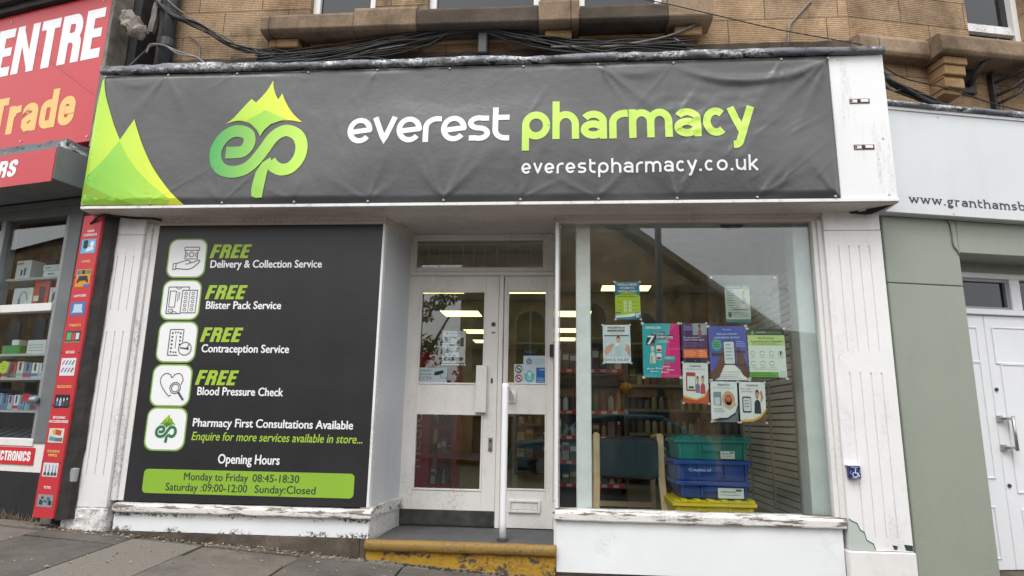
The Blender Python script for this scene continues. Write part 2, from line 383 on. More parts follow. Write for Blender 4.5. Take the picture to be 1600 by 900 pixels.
def ribbon(pts, w):
    P = [Vector((p[0], p[1])) for p in pts]; Q = [P[0]]
    for p in P[1:]:
        if (p-Q[-1]).length > 1e-5: Q.append(p)
    P = Q; vs = []; n = len(P)
    for i, p in enumerate(P):
        a = (p-P[i-1]).normalized() if i else None; b = (P[i+1]-p).normalized() if i < n-1 else None
        a = a or b; b = b or a
        t = (a+b); t = t.normalized() if t.length > 1e-6 else a
        nn = Vector((-t.y, t.x)); d = max(.72, nn.dot(Vector((-a.y, a.x))))
        vs += [tuple(p-nn*w/2/d), tuple(p+nn*w/2/d)]
    return vs, [(2*i, 2*i+2, 2*i+3, 2*i+1) for i in range(n-1)]
def arc(cx, cy, rx, ry, a0, a1, n=18):
    return [(cx+rx*cos(radians(a0+(a1-a0)*i/n)), cy+ry*sin(radians(a0+(a1-a0)*i/n))) for i in range(n+1)]
def seg(a, b, n=6): return [(a[0]+(b[0]-a[0])*i/n, a[1]+(b[1]-a[1])*i/n) for i in range(n+1)]
def glyph(ch, w, serif=False):
    h = w/2; S = []
    if ch == 'e':
        W = .92; S = [seg((h+.04, .44), (W-h-.005, .52))+arc(W/2, .5, W/2-h, .5-h, 4, 322, 28)]
    elif ch == 'v': W = .92; S = [seg((h, 1), (W/2, h*.9))+seg((W/2, h*.9), (W-h, 1))]
    elif ch == 'r': W = .66; S = [seg((h, 0), (h, .55))+arc(h+.42, .55, .42, .45-h, 180, 78, 10)+[(W, 1-h-.005)]]
    elif ch == 's':
        W = .80; r = (1-w)/4; S = [[(W-h*.5, 1-h-.02)]+arc(W/2, .5+r, W/2-h, r, 65, 270, 14)+arc(W/2, .5-r, W/2-h, r, 90, -115, 14)+[(h*.5, h+.02)]]
    elif ch == 't': W = .66; a = h+.06; S = [seg((a, 1.30), (a, .42))+arc(a+.36, .42, .36, .42-h, 180, 275, 8)+[(W, h+.0)], seg((a+h*.8, 1-h), (W, 1-h))]
    elif ch == 'p': W = 1.0; S = [arc(W/2, .5, W/2-h, .5-h, 0, 360, 30), seg((h, .5), (h, -.38))]
    elif ch == 'b': W = 1.0; S = [arc(W/2, .5, W/2-h, .5-h, 0, 360, 30), seg((h, .5), (h, 1.45))]
    elif ch == 'h': W = .94; S = [seg((h, 1.36), (h, 0)), [(h, .42)]+arc(W/2, .5, W/2-h, .5-h, 170, 0, 14)+seg((W-h, .45), (W-h, 0))]
    elif ch == 'n': W = .94; S = [seg((h, 1), (h, 0)), [(h, .42)]+arc(W/2, .5, W/2-h, .5-h, 170, 0, 14)+seg((W-h, .45), (W-h, 0))]
    elif ch == 'a':
        W = .90; S = [arc(W/2-.02, .60, W/2-h+.02, .40-h, 150, 0, 14)+seg((W-h, .55), (W-h, 0)), arc(W/2-.03, .325, W/2-h-.01, .325-h, 25, 335, 22)]
    elif ch == 'm':
        W = 1.5; q = (W-w)/4; S = [seg((h, 1), (h, 0)), [(h, .42)]+arc(h+q, .55, q, .45-h, 170, 0, 12)+seg((h+2*q, .5), (h+2*q, 0)), [(h+2*q, .42)]+arc(h+3*q, .55, q, .45-h, 170, 0, 12)+seg((W-h, .5), (W-h, 0))]
    elif ch == 'c': W = .88; S = [arc(W/2+.02, .5, W/2-h, .5-h, 48, 312, 24)]
    elif ch == 'y': W = .95; S = [seg((h, 1), (W/2+.02, .12)), seg((W-h, 1), (.40, -.16))+arc(.20, -.14, .20, .22-h*.4, -20, -100, 6)]
    elif ch == 'o': W = 1.0; S = [arc(W/2, .5, W/2-h, .5-h, 0, 360, 30)]
    elif ch == 'u': W = .92; S = [seg((h, 1), (h, .5))+arc(W/2, .5, W/2-h, .5-h, 180, 350, 14)+[(W-h, .55)], seg((W-h, 1), (W-h, 0))]
    elif ch == 'k': W = .85; S = [seg((h, 1.40), (h, 0)), seg((W-h*.6, 1), (h*1.6, .42)), seg((h*2.6, .58), (W-h*.4, 0))]
    elif ch == 'w': W = 1.4; S = [seg((h*.6, 1), (.38, h))+seg((.38, h), (.7, .9))+seg((.7, .9), (1.02, h))+seg((1.02, h), (W-h*.6, 1))]
    elif ch == 'g': W = .9; S = [arc(.40, .64, .40-h, .36-h, 0, 360, 20), seg((.62, .86), (.9, .97)), [(.22, .30)]+arc(.42, -.16, .42-h, .26-h, 140, 480, 22)]
    elif ch == '.': W = w*1.3; S = [seg((w*.05, h), (w*1.25, h), 2)]
    elif ch == ' ': W = .5
    if serif:
        sw = .20
        feet = {'r': [(h, 0), (h*.5, 1)], 'n': [(h, 0), (W-h, 0), (h*.5, 1)], 'h': [(h, 0), (W-h, 0), (h*.4, 1.36)], 'm': [(h, 0), (W/2, 0), (W-h, 0), (h*.4, 1)], 'w': [(h, 1), (.7, .95), (W-h, 1)], 't': [], 'b': [(h*.4, 1.45)]}.get(ch, [])
        for x, y in feet: S.append(seg((x-sw, y-.03 if y > .5 else .03), (x+sw, y-.03 if y > .5 else .03), 1)); S[-1] = ('thin', S[-1])
    return S, W
def blockglyph(ch):
    w = .235; q = lambda a, b, c, d: [(a, c), (b, c), (b, d), (a, d)]; R = []; S = []
    if ch in 'EFL':
        W = .50; R = [q(0, w, 0, 1)]
        if ch != 'F': R.append(q(w-.01, W, 0, .19))
        if ch != 'L': R += [q(w-.01, W, .81, 1), q(w-.01, W-.03, .42, .60)]
    elif ch == 'T': W = .54; R = [q(0, W, .80, 1), q(.27-w/2, .27+w/2, 0, .81)]
    elif ch == 'I': W = w; R = [q(0, w, 0, 1)]
    elif ch == 'N': W = .66; R = [q(0, w*.9, 0, 1), q(W-w*.9, W, 0, 1), [(0, 1), (W-w*.75, 0), (W, 0), (w*.75, 1)]]
    elif ch == 'R': W = .60; R = [q(0, w, 0, 1)]; S = [([(w-.02, .90), (.34, .90)]+arc(.36, .71, .125, .19, 80, -80, 8)+[(.34, .52), (w-.02, .52)], .20), ([(.34, .52), (.42, .50)]+arc(.38, .36, .11, .13, 60, 0, 4)+[(.49, 0)], .22)]
    elif ch == 'C': W = .60; S = [([(.485, .62), (.485, .74)]+arc(.30, .745, .185, .155, 0, 180, 12)+[(.115, .25)]+arc(.30, .255, .185, .155, 180, 360, 12)+[(.485, .38)], .23)]
    elif ch == 'O': W = .60; S = [(arc(.30, .745, .185, .155, 0, 180, 12)+[(.115, .25)]+arc(.30, .255, .185, .155, 180, 360, 12)+[(.485, .745)], .23)]
    elif ch == 'S': W = .58; S = [([(.465, .66), (.465, .75)]+arc(.29, .755, .175, .145, 0, 180, 10)+[(.115, .68), (.15, .58), (.43, .42), (.465, .32)]+arc(.29, .245, .175, .145, 0, -180, 10)+[(.115, .34)], .22)]
    elif ch == 'r': W = .42; R = [q(0, .22, 0, .74)]; S = [([(.16, .48), (.24, .62), (.42, .645)], .19)]
    elif ch == 'e': W = .54; S = [([(.20, .385), (.43, .385), (.43, .50)]+arc(.27, .50, .16, .145, 0, 180, 10)+[(.11, .24)]+arc(.27, .24, .16, .145, 180, 350, 10)+[(.43, .27)], .20)]
    elif ch == 'a': W = .54; R = [q(.33, .54, 0, .5)]; S = [([(.11, .48), (.11, .52)]+arc(.27, .52, .165, .125, 180, 0, 10)+[(.435, .45)], .20), ([(.40, .40), (.24, .36), (.115, .28), (.115, .18), (.19, .10), (.28, .11), (.40, .19)], .19)]
    elif ch == 'd': W = .56; R = [q(.345, .56, 0, 1)]; S = [([(.44, .56), (.36, .64)]+arc(.265, .50, .155, .145, 60, 180, 8)+[(.11, .24)]+arc(.265, .24, .155, .145, 180, 300, 8)+[(.44, .16)], .20)]
    else: W = .3
    return R, S, W
class Gfx:
    """flat printed shapes on a facade plane, one mesh, one slot per ink"""
    def __init__(s, fr=MAIN, out=0., box=None, warp=None, step=.0007):
        s.fr = fr; s.out = out; s.mats = []; s.V = []; s.F = []; s.M = []; s.box = box; s.warp = warp; s.step = step; s.top = 0
    def put(s, vs, fs, mat, layer=1):
        if mat not in s.mats: s.mats.append(mat)
        b = len(s.V); k = s.mats.index(mat); s.top = max(s.top, layer)
        if s.box:
            u0, u1, z0, z1 = s.box; vs = [(u0+x*(u1-u0), z0+y*(z1-z0)) for x, y in vs]
        s.V += [(x, y, layer) for x, y in vs]; s.F += [tuple(i+b for i in f) for f in fs]; s.M += [k]*len(fs); return s
    def rect(s, a, b, c, d, mat, layer=1): return s.put([(a, c), (b, c), (b, d), (a, d)], [(0, 1, 2, 3)], mat, layer)
    def poly(s, P, mat, layer=1):
        tri = tessellate_polygon([[Vector((p[0], p[1], 0)) for p in P]]); fs = []
        for t in tri:
            a = sum(P[t[i]][0]*P[t[(i+1) % 3]][1]-P[t[(i+1) % 3]][0]*P[t[i]][1] for i in range(3)); fs.append(tuple(t) if a > 0 else tuple(reversed(t)))
        return s.put(P, fs, mat, layer)
    def rr(s, a, b, c, d, r, mat, layer=1, ry=None):
        ry = ry or r; P = arc(b-r, d-ry, r, ry, 0, 90, 6)+arc(a+r, d-ry, r, ry, 90, 180, 6)+arc(a+r, c+ry, r, ry, 180, 270, 6)+arc(b-r, c+ry, r, ry, 270, 360, 6)
        return s.put(P, [tuple(range(len(P)))], mat, layer)
    def ell(s, cx, cy, rx, ry, mat, layer=1, n=20): P = arc(cx, cy, rx, ry, 0, 360, n)[:-1]; return s.put(P, [tuple(range(n))], mat, layer)
    def line(s, P, w, mat, layer=2): v, f = ribbon(P, w); return s.put(v, [tuple(q) for q in f], mat, layer)
    def text(s, body, u0, u1, z, cap, mat, bold=0., shear=0., layer=2, align='fit'):
        V, Fs = text2d(body, 0., shear); ch, cb = cap_h(0.)
        xa = min(v[0] for v in V)-bold; xb = max(v[0] for v in V)+bold; sy = cap/(ch+1.2*bold)
        sx = (u1-u0)/(xb-xa)
        sh = [(0, 0)] if not bold else [(bold*cos(a), bold*.6*sin(a)) for a in [radians(x) for x in range(0, 360, 60 if bold > .015 else 90)]]
        for k, (dx, dy) in enumerate(sh): s.put([(u0+(x-xa+dx)*sx, z+(y-cb+.6*bold+dy)*sy) for x, y in V], Fs, mat, layer+.06*k)
        return s
    def block(s, word, u0, u1, z, cap, mat, layer=1, gap=.07, shear=0.):
        """heavy condensed poster lettering"""
        x = 0; items = []
        for ch in word:
            R, S, W = blockglyph(ch); items.append((R, S, x)); x += W+gap
        sx = (u1-u0)/(x-gap+shear); k = 0
        for R, S, x0 in items:
            for poly in R:
                P = [(u0+(x0+a+shear*b)*sx, z+b*cap) for a, b in poly]; s.poly(P, mat, layer+.05*(k % 7)); k += 1
            for st, w in S:
                v, f = ribbon(st, w); s.put([(u0+(x0+a+shear*b)*sx, z+b*cap) for a, b in v], f, mat, layer+.05*(k % 7)); k += 1
        return s
    def strokes(s, word, u0, u1, z, xh, w, mat, layer=2, gap=.22, serif=False):
        x = 0; items = []
        for ch, nx in zip(word, word[1:]+' '):
            S, W = glyph(ch, w, serif); items.append((S, x)); x += W+gap+(0 if serif else {'cy': -.12, 'ev': -.05, 've': -.06, 're': -.05, 'ac': -.03, 'rm': -.05, 'st': -.02, 'y.': -.08}.get(ch+nx, 0))
        tot = x-gap; sx = (u1-u0)/tot; L = layer
        for S, x0 in items:
            for k, st in enumerate(S):
                ww = w
                if st and st[0] == 'thin': st = st[1]; ww = w*.5
                v, f = ribbon(st, ww)
                s.put([(u0+(x0+a)*sx, z+b*xh) for a, b in v], f, mat, L+k*.3)
        return s
    def build(s, name, parent=None, label=None, cat=None, group=None, fine=0, back=0):
        mb = MB(s.fr)
        if fine:
            bm = bmesh.new(); vv = [bm.verts.new((x, y, l)) for x, y, l in s.V]
            for f, k in zip(s.F, s.M):
                try: q = bm.faces.new([vv[i] for i in f]); q.material_index = k
                except ValueError: pass
            bmesh.ops.triangulate(bm, faces=bm.faces)
            for _ in range(9):
                ed = [e for e in bm.edges if (e.verts[0].co.xy-e.verts[1].co.xy).length > fine]
                if not ed: break
                bmesh.ops.subdivide_edges(bm, edges=ed, cuts=1); bmesh.ops.triangulate(bm, faces=[f for f in bm.faces if len(f.verts) > 3])
            bm.verts.index_update(); s.V = [tuple(v.co) for v in bm.verts]; s.F = [tuple(v.index for v in f.verts) for f in bm.faces]; s.M = [f.material_index for f in bm.faces]; bm.free()
        wf = s.warp or (lambda u, z: 0)
        mb.add([(x, s.out+l*s.step+wf(x, y), y) for x, y, l in s.V], s.F); mb.m = s.M
        if back:   # a sheet of card behind the print
            u0, u1, z0, z1 = s.box; mb.box(u0, u1, s.out-back, s.out, z0, z1)
            s.mats.append('letter_white'); mb.m = s.M+[len(s.mats)-1]*6
        o = mb.build(name, [MATS[q] if q in MATS else pm(q) for q in s.mats], parent, recalc=False)
        return tag(o, label, cat, group)
# ------------------------------------------------------------------ ground
def gz(x, out): return -.018-.061*x-.04*out if out < 3.2 else -.018-.061*x-.128
def sheet(name, mat, x0, x1, o0, o1, dz, nx=2, no=2):
    mb = MB(); vs = []; fs = []
    for i in range(nx+1):
        for j in range(no+1):
            x = x0+(x1-x0)*i/nx; o = o0+(o1-o0)*j/no; vs.append((x, o, -.018-.061*max(-60, min(60, x))-.04*max(0, min(3.2, o))+dz))
    for i in range(nx):
        for j in range(no): a = i*(no+1)+j; fs.append((a, a+no+1, a+no+2, a+1))
    return tag(mb.add(vs, fs).build(name, mat), kind='structure')
sheet('ground', 'earth', -400, 400, -400, 400, -.45, 40, 40)
sheet('pavement_bed', 'joint_dirt', -9, 9, -.25, 2.62, -.030, 6, 4)
sheet('road', 'asphalt', -60, 60, 2.7, 11.0, -.16, 8, 4)
sheet('far_pavement', 'flagstone', -60, 60, 11.0, 14.2, -.03, 8, 2)
mb = MB()
def slab(x0, x1, o0, o1, sk0=0., sk1=0., m=0):
    """one flag; sk = sideways drift of its two long edges per metre outwards"""
    g = .004+random.random()*.005; t = (random.random()-.5)*.010; t2 = (random.random()-.5)*.006
    pts = [(x0+g, o0+g), (x1-g, o0+g), (x1-g+sk1*(o1-o0), o1-g), (x0+g+sk0*(o1-o0), o1-g)]
    top = [(p[0], p[1], gz(*p)+t+t2*(i % 2)) for i, p in enumerate(pts)]
    mb.add(top+[(p[0], p[1], p[2]-.06) for p in top], [(0, 1, 2, 3), (0, 4, 5, 1), (1, 5, 6, 2), (2, 6, 7, 3), (3, 7, 4, 0)], m)
xs = [-9, -8.2, -7.5, -6.6, -5.9, -5.2, -4.45, -3.62, -2.95, -2.44, -1.75, -1.05, -.3, .4, 1.1, 1.8, 2.6, 3.3, 4.1, 5, 6, 7, 8, 9]
for a, b in zip(xs[:-1], xs[1:]):
    # narrow strip against the wall, then rows of unequal flags
    slab(a, b, -.03 if -9 < a < 9 else 0, .13+.05*random.random()*0, 0, 0)
    o = .13; k = 0
    cuts = {-3.62: [.30, 1.25, 2.6], -2.95: [1.5, 2.6], -2.44: [.40, 1.1, 1.9, 2.6], -4.45: [.55, 1.4, 2.6]}.get(a) or [random.uniform(.45, .7), random.uniform(1.1, 1.5), random.uniform(1.7, 2.0), 2.6]
    for c in cuts:
        if not (a == -2.95 and c == 1.5): slab(a, b, o, c, .05 if a == -3.62 else .02, .02)
        o = c
tag(mb.build('pavement', 'flagstone'), kind='structure')
mb = MB(); slab(-2.945, -2.445, .135, 1.5, .02, .02); tag(mb.build('pavement_patch', 'concrete_patch'), kind='structure')
mb = MB()
for i in range(20):
    x = -9+i*.9; mb.add([(q[0], q[1], gz(q[0], q[1])+dz) for dz in (-.2, .0) for q in ((x+.004, 2.61), (x+.896, 2.61), (x+.896, 2.75), (x+.004, 2.75))], [(0, 1, 2, 3), (4, 5, 6, 7), (0, 1, 5, 4), (1, 2, 6, 5), (2, 3, 7, 6), (3, 0, 4, 7)])
tag(mb.build('kerb', 'kerb_stone', bev=.012), kind='structure')

# ------------------------------------------------------------------ the stone building over the shop
bld = root('stone_building', (-.65, .3, 2.5), 'buff sandstone upper storey with tooled blocks, long stone ledge and sash windows above the pharmacy', 'building')
WINS = [(-2.14, -1.58, 4.28, 6.0), (-1.13, -.19, 4.28, 6.0), (.11, .80, 4.28, 6.0)]
mb = MB(); T = -.12
us = [-3.36]+[x for w in WINS for x in w[:2]]+[2.24]
for i in range(0, len(us), 2): mb.box(us[i], us[i+1], T-.3, T, 2.6, 6.0)
for w in WINS: mb.box(w[0], w[1], T-.3, T, 2.6, w[2])
mb.box(-3.36, 2.24, T-.3, T, 6.0, 7.2)
mb.build('wall', 'sandstone', bld)
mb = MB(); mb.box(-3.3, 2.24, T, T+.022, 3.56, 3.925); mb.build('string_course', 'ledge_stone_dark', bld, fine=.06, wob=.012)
def ledge(u0, u1, z0, z1, o, m, name='window_ledge'):
    mb = MB(); mb.prism([(-.15, z0), (o-.03, z0), (o, z0+.02), (o, z1-.03), (o-.015, z1), (-.15, z1+.03)], u0, u1, 'u')
    return mb.build(name, m, bld, bev=.006, fine=.09, wob=.0025)
ledge(-2.45, -1.68, 4.035, 4.19, .10, 'ledge_stone'); ledge(-1.678, -1.17, 4.035, 4.225, .102, 'ledge_stone')
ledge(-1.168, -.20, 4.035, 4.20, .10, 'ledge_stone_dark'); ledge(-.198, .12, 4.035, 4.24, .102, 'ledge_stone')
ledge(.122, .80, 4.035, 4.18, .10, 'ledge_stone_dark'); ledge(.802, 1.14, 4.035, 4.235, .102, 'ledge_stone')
for a, b in ((-2.41, -2.17), (-1.41, -1.19), (-.15, .06), (.86, 1.07)):
    MB().box(a, b, T, .0, 3.955, 4.033).build('corbel', 'corbel_stone', bld, bev=.008)
for a, b in ((-2.10, -1.47), (-1.13, -.21), (.12, .80)):
    MB().box(a, b, T, -.085, 4.005, 4.03).build('moulding', 'corbel_stone', bld, bev=.004)
for (u0, u1, z0, z1) in WINS:
    f = frame(MB(), u0, u1, z0, z1, .06, T-.12, T-.05).build('window', 'white_paint', bld, bev=.004)
    MB().box(u0+.06, u1-.06, T-.095, T-.088, z0+.06, z1-.06).build('pane', 'dark_glass', f)
    mb = MB(); mb.box(u0+.061, u1-.061, T-.087, T-.06, z0+.85, z0+.90); mb.build('sash_bar', 'white_paint', f)
# lead roof over the sign box
mb = MB(); N = 150; vs = []; fs = []
prof = [(-.12, 3.74), (.02, 3.672), (.18, 3.650), (.280, 3.640), (.292, 3.634), (.294, 3.612), (.290, 3.590), (.262, 3.586)]
for i in range(N+1):
    u = -3.60+5.86*i/N; s = noise.noise(Vector((u*2.2, 0, 0)))*.010+noise.noise(Vector((u*9, 3, 0)))*.005+(.005 if int((u+4)/.9) % 2 else 0)
    j = noise.noise(Vector((u*6, 9, 1)))*.012+noise.noise(Vector((u*25, 4, 1)))*.007
    e = .014 if u < -2.6 else 0
    for k, (o, z) in enumerate(prof): vs.append((u, o+s*(.6 if k > 2 else .2), z+s*(k < 5)+(j if k in (5, 6) else 0)+e*(k > 2 and k < 5)+noise.noise(Vector((u*14, k*1.3, 2)))*.004))
P = len(prof)
for i in range(N):
    for k in range(P-1): fs.append((i*P+k, i*P+k+1, (i+1)*P+k+1, (i+1)*P+k))
mb.add(vs, fs); mb.build('lead_flashing', 'lead', bld, smooth=True)
ob = MB().box(-.685, -.605, T, .02, 3.84, 4.075).build('cable_duct', 'dark_plastic', None, bev=.01)
tag(ob, 'short black cable duct on the stone under the middle window ledge', 'cable duct')
dp = root('drainpipe', (-3.32, .05, 3.7), 'dark iron drainpipe running up the left end of the sandstone wall', 'pipe')
MB().tube([(-3.335, -.06, 3.66), (-3.325, -.06, 5.6)], .052, 14).build('pipe', 'iron_pipe', dp, smooth=True)
MB().tube([(-3.334, -.06, 4.02), (-3.333, -.06, 4.09)], .064, 14).build('pipe_collar', 'iron_pipe', dp, smooth=False)

# cables across the wall
def cable(pts, r, m, label, o=.0, n=1, spread=.012, name='cable', group=None, fan=0):
    mb = MB()
    for k in range(n):
        q = [(p[0], o-.01+random.uniform(-1, 1)*spread*.8, p[1]+random.uniform(-1, 1)*spread) for p in pts]
        e = random.uniform(-.075, .095); N_ = len(q)-1; sg = random.uniform(-.05, .03)
        if fan: q = [(a, b, c+e*((N_-i)/N_ if fan > 0 else i/N_)+sg*sin(pi*i/N_)) for i, (a, b, c) in enumerate(q)]
        mb.tube(spline(q, 5), r*random.uniform(.8, 1.15), 6)
    ob = mb.build(name, m, None, smooth=True); return tag(ob, label, 'cable' if n == 1 else 'cable bundle', group)
c1 = [(-3.455, 4.433), (-3.266, 4.292), (-3.038, 4.176), (-2.818, 4.044), (-2.598, 3.943), (-2.394, 3.914), (-2.051, 3.868), (-1.782, 3.837), (-1.5, 3.80), (-1.2, 3.76)]
cable(c1, .006, 'cable_black', 'thick black cable bundle sagging from the drainpipe down to the sign roof', .0, 10, .028)
cable([(a+.05, b+.05-.02*i) for i, (a, b) in enumerate(c1[:6])], .006, 'cable_grey', 'thin grey cable running beside the sagging bundle near the drainpipe', .01)
c2 = [(-2.5, 3.78), (-1.863, 3.85), (-1.411, 3.935), (-1.081, 3.985), (-.877, 4.04), (-.64, 4.05)]
cable(c2, .0062, 'cable_black', 'fan of black cables rising to the duct from the left', .02, 26, .030, fan=1)
cable([(-1.9, 3.86), (-1.4, 3.92), (-1.05, 3.99), (-.87, 4.07), (-.80, 4.08), (-.78, 4.03)], .006, 'cable_grey', 'pale looped cable just left of the black duct', .02)
c3 = [(-.65, 4.05), (-.375, 3.984), (-.056, 3.915), (.195, 3.875), (.5, 3.85), (1.0, 3.82)]
cable(c3, .0062, 'cable_black', 'fan of black cables falling from the duct to the right', .02, 24, .030, fan=-1)
cable([(-.1, 3.87), (.369, 3.864), (.789, 3.933), (1.047, 4.046), (1.12, 4.085), (1.150, 4.13)], .009, 'cable_grey', 'pale double cable climbing round the right end of the stone ledge', .03, 2, .006)
cable([(.85, 3.91), (.98, 3.82), (1.05, 3.74)], .007, 'cable_grey', 'short pale cable dropping to the sign roof below the right corbel', .02, 2, .01)
cable([(.1, 4.33), (.248, 4.285), (.746, 4.146), (1.111, 4.049), (1.586, 3.906), (2.2, 3.76)], .005, 'cable_black', 'single thin black cable slanting across the wall right of the ledge', .13)
cable([(1.95, 4.30), (1.879, 4.209), (1.816, 4.139), (1.767, 4.058), (1.747, 3.9)], .007, 'cable_grey', 'thin pale cable clipped up the bare stone right of the ledge', -.10)
cable([(-3.445, 3.93), (-3.42, 3.994), (-3.30, 3.997), (-3.17, 3.92), (-3.0, 3.87), (-2.88, 3.77)], .010, 'cable_grey', 'bent grey cable ends bristling at the foot of the drainpipe', .03, 2, .012)
cable([(-3.175, 4.151), (-3.093, 4.077), (-3.065, 3.96), (-3.06, 3.80)], .006, 'cable_grey', 'pale cable drooping down the wall right of the drainpipe', -.10)
cable([(-2.79, 3.96), (-2.785, 3.74)], .006, 'cable_grey', 'short upright pale cable above the sign roof at the left', -.10)
cable([(-1.35, 3.86), (-.95, 3.90), (-.7, 3.82), (-.35, 3.86), (-.1, 3.90)], .004, 'cable_black', 'slack thin cable dipping behind the foot of the black duct', -.08)

# neighbouring upper wall on the right
rb = root('stone_building', (2.9, .2, 3.2), 'sandstone upper wall with projecting ledge and dark window above the grey fascia on the right', 'building')
R = RIGHT
mb = MB(R); mb.box(-.02, 1.03, -.4, -.12, 2.6, 6.2); mb.box(1.03, 1.60, -.4, -.12, 2.6, 3.93); mb.box(1.60, 4.5, -.4, -.12, 2.6, 6.2); mb.box(1.03, 1.6, -.4, -.12, 5.8, 6.2); mb.build('wall', 'sandstone', rb)
def rledge(u0, u1, z0, z1, o):
    mb = MB(R); mb.prism([(-.15, z0), (o-.02, z0), (o, z0+.025), (o, z1-.03), (o-.02, z1), (-.15, z1+.04)], u0, u1, 'u'); return mb.build('window_ledge', 'ledge_stone', rb, bev=.006, fine=.09, wob=.0025)
rledge(-.03, .55, 3.77, 3.93, .0); rledge(.553, 2.6, 3.765, 3.93, .11)
mb = MB(R)
for a, b, o, z0, z1 in ((.60, .80, .06, 3.70, 3.762), (.61, .79, .045, 3.62, 3.70), (.61, .785, .02, 3.60, 3.62), (.615, .78, .03, 3.52, 3.60), (.62, .775, .0, 3.48, 3.52)): mb.box(a, b, -.12, o, z0, z1)
mb.build('corbel', 'corbel_stone', rb, bev=.006)
f = frame(MB(R), 1.03, 1.60, 3.93, 5.8, .05, -.28, -.2, .02).build('window', 'white_paint', rb)
MB(R).box(1.08, 1.55, -.26, -.25, 3.95, 5.75).build('pane', 'dark_glass', f)
MB(R).box(1.082, 1.548, -.249, -.205, 4.20, 4.27).build('meeting_rail', 'rough_paint', f)
MB(R).box(1.42, 1.43, -.249, -.24, 3.95, 4.199).build('glazing_bar', 'grey_plastic', f)
pl = root('wall_plate', tuple(R.w(.93, -.12, 3.58)), 'square iron wall plate with an upright stub pole under the right window ledge', 'bracket')
MB(R).box(.83, 1.00, -.12, -.085, 3.56, 3.762).build('plate', 'iron_rust', pl, bev=.004)
MB(R).tube([(.925, -.08, 3.62), (.94, -.01, 3.70), (1.0, .07, 3.80)], .022, 10).build('pole', 'iron_rust', pl, smooth=True)
br = root('wall_bracket', tuple(R.w(1.2, -.1, 3.42)), 'rusty iron bracket with angled arm at the right edge above the grey fascia', 'bracket')
MB(R).box(1.13, 1.165, -.12, -.07, 3.40, 3.75).build('back_bar', 'iron_rust', br, bev=.003)
mb = MB(R); mb.tube([(1.15, -.07, 3.55), (1.22, .02, 3.58), (1.42, .2, 3.76)], .013, 8); mb.tube([(1.15, -.07, 3.66), (1.5, .22, 3.80)], .013, 8); mb.tube([(1.15, -.07, 3.48), (1.25, .03, 3.53), (1.34, .1, 3.70)], .011, 8)
mb.build('arm', 'iron_rust', br, smooth=True)
def rcable(pts, r, m, label, n=1, spread=.01, o=.03):
    mb = MB(R)
    for k in range(n): mb.tube(spline([(p[0]+random.uniform(-1, 1)*spread, o+random.uniform(-1, 1)*spread, p[1]+random.uniform(-1, 1)*spread) for p in pts], 5), r, 6)
    return tag(mb.build('cable', m, None, smooth=True), label, 'cable' if n == 1 else 'cable bundle')
rcable([(.02, 3.68), (.06, 3.56), (.22, 3.47), (.42, 3.40), (.6, 3.36)], .008, 'cable_black', 'tangle of black cables spilling from the right end of the pharmacy sign box', 11, .034)
rcable([(.04, 3.70), (.25, 3.56), (.6, 3.50), (1.0, 3.42), (1.4, 3.36)], .005, 'cable_black', 'thin black cable stretched over the grey fascia under the corbel')
rcable([(.06, 3.66), (.04, 3.58), (.16, 3.45), (.3, 3.50)], .005, 'cable_grey', 'short pale frayed cable at the sign box corner', 2, .02)
mb = MB(); mb.tube(spline([(1.80, -.09, 3.66), (1.80, -.09, 3.84), (1.83, -.09, 3.865), (2.25, -.09, 3.84)], 4), .006, 6)
tag(mb.build('cable', 'post_white', None, smooth=True), 'white cable bent square over the roof edge beside the right ledge', 'cable')
# ------------------------------------------------------------------ the pharmacy shopfront
sf = root('shopfront', (-.65, 0, 0), 'old white timber pharmacy shopfront with fluted pilasters, recessed door and large window', 'shopfront')
def pilaster(u0, u1, z0, z1, o, flutes, spans, mat):
    mb = MB(); d = o-.007; mb.box(u0, u1, -.05, d, z0, z1); g = .0045
    zs = [z0]+[z for s in spans for z in s]+[z1]
    for i in range(0, len(zs), 2): mb.box(u0, u1, d, o, zs[i], zs[i+1])
    for (za, zb) in spans:
        e = [u0]+[x for f in flutes for x in (f-g, f+g)]+[u1]
        for i in range(0, len(e), 2): mb.box(e[i], e[i+1], d, o, za, zb)
    return mb.build('pilaster', mat, sf)
p1 = pilaster(-3.545, -3.225, .345, 2.345, .055, (-3.475, -3.41, -3.345, -3.28), ((.56, 1.60), (1.755, 2.182)), 'pilaster_paint')
MB().box(-3.545, -3.225, -.05, .055, 2.349, 2.492).build('capital_block', 'pilaster_paint', p1, bev=.003)
mb = MB(); mb.box(-3.552, -3.222, -.05, .057, .155, .343); mb.build('base_block', 'rough_paint', p1, bev=.012, fine=.022, wob=.010, wf=26)
p2 = pilaster(1.832, 2.215, .222, 2.346, .055, (1.922, 1.990, 2.059, 2.128), ((.296, 1.353), (1.495, 2.238)), 'pilaster_paint')
MB().box(1.832, 2.215, -.05, .055, 2.350, 2.492).build('capital_block', 'pilaster_paint', p2, bev=.003)
MB().box(1.812, 2.222, -.05, .075, -.25, .218).build('plinth_block', 'white_paint', p2, bev=.006)
fl = [(1.833, .415), (1.85, .40), (1.885, .385), (1.90, .345), (1.925, .33), (1.935, .285), (1.975, .262), (1.985, .226), (1.833, .224)]
g = Gfx(MAIN, .056); g.poly([(u+.002, z+.003) for u, z in fl], '4a6152', 1); g.poly([(u-.003, z-.004) for u, z in fl], 'bcc6bd', 2); g.build('paint_flake', p2, 'patch of flaked paint showing old pale green coats')
g = Gfx(MAIN, .056); g.poly([(2.09, .26), (2.12, .255), (2.118, .235), (2.10, .23)], '2c3f36', 1); g.build('paint_flake', p2)
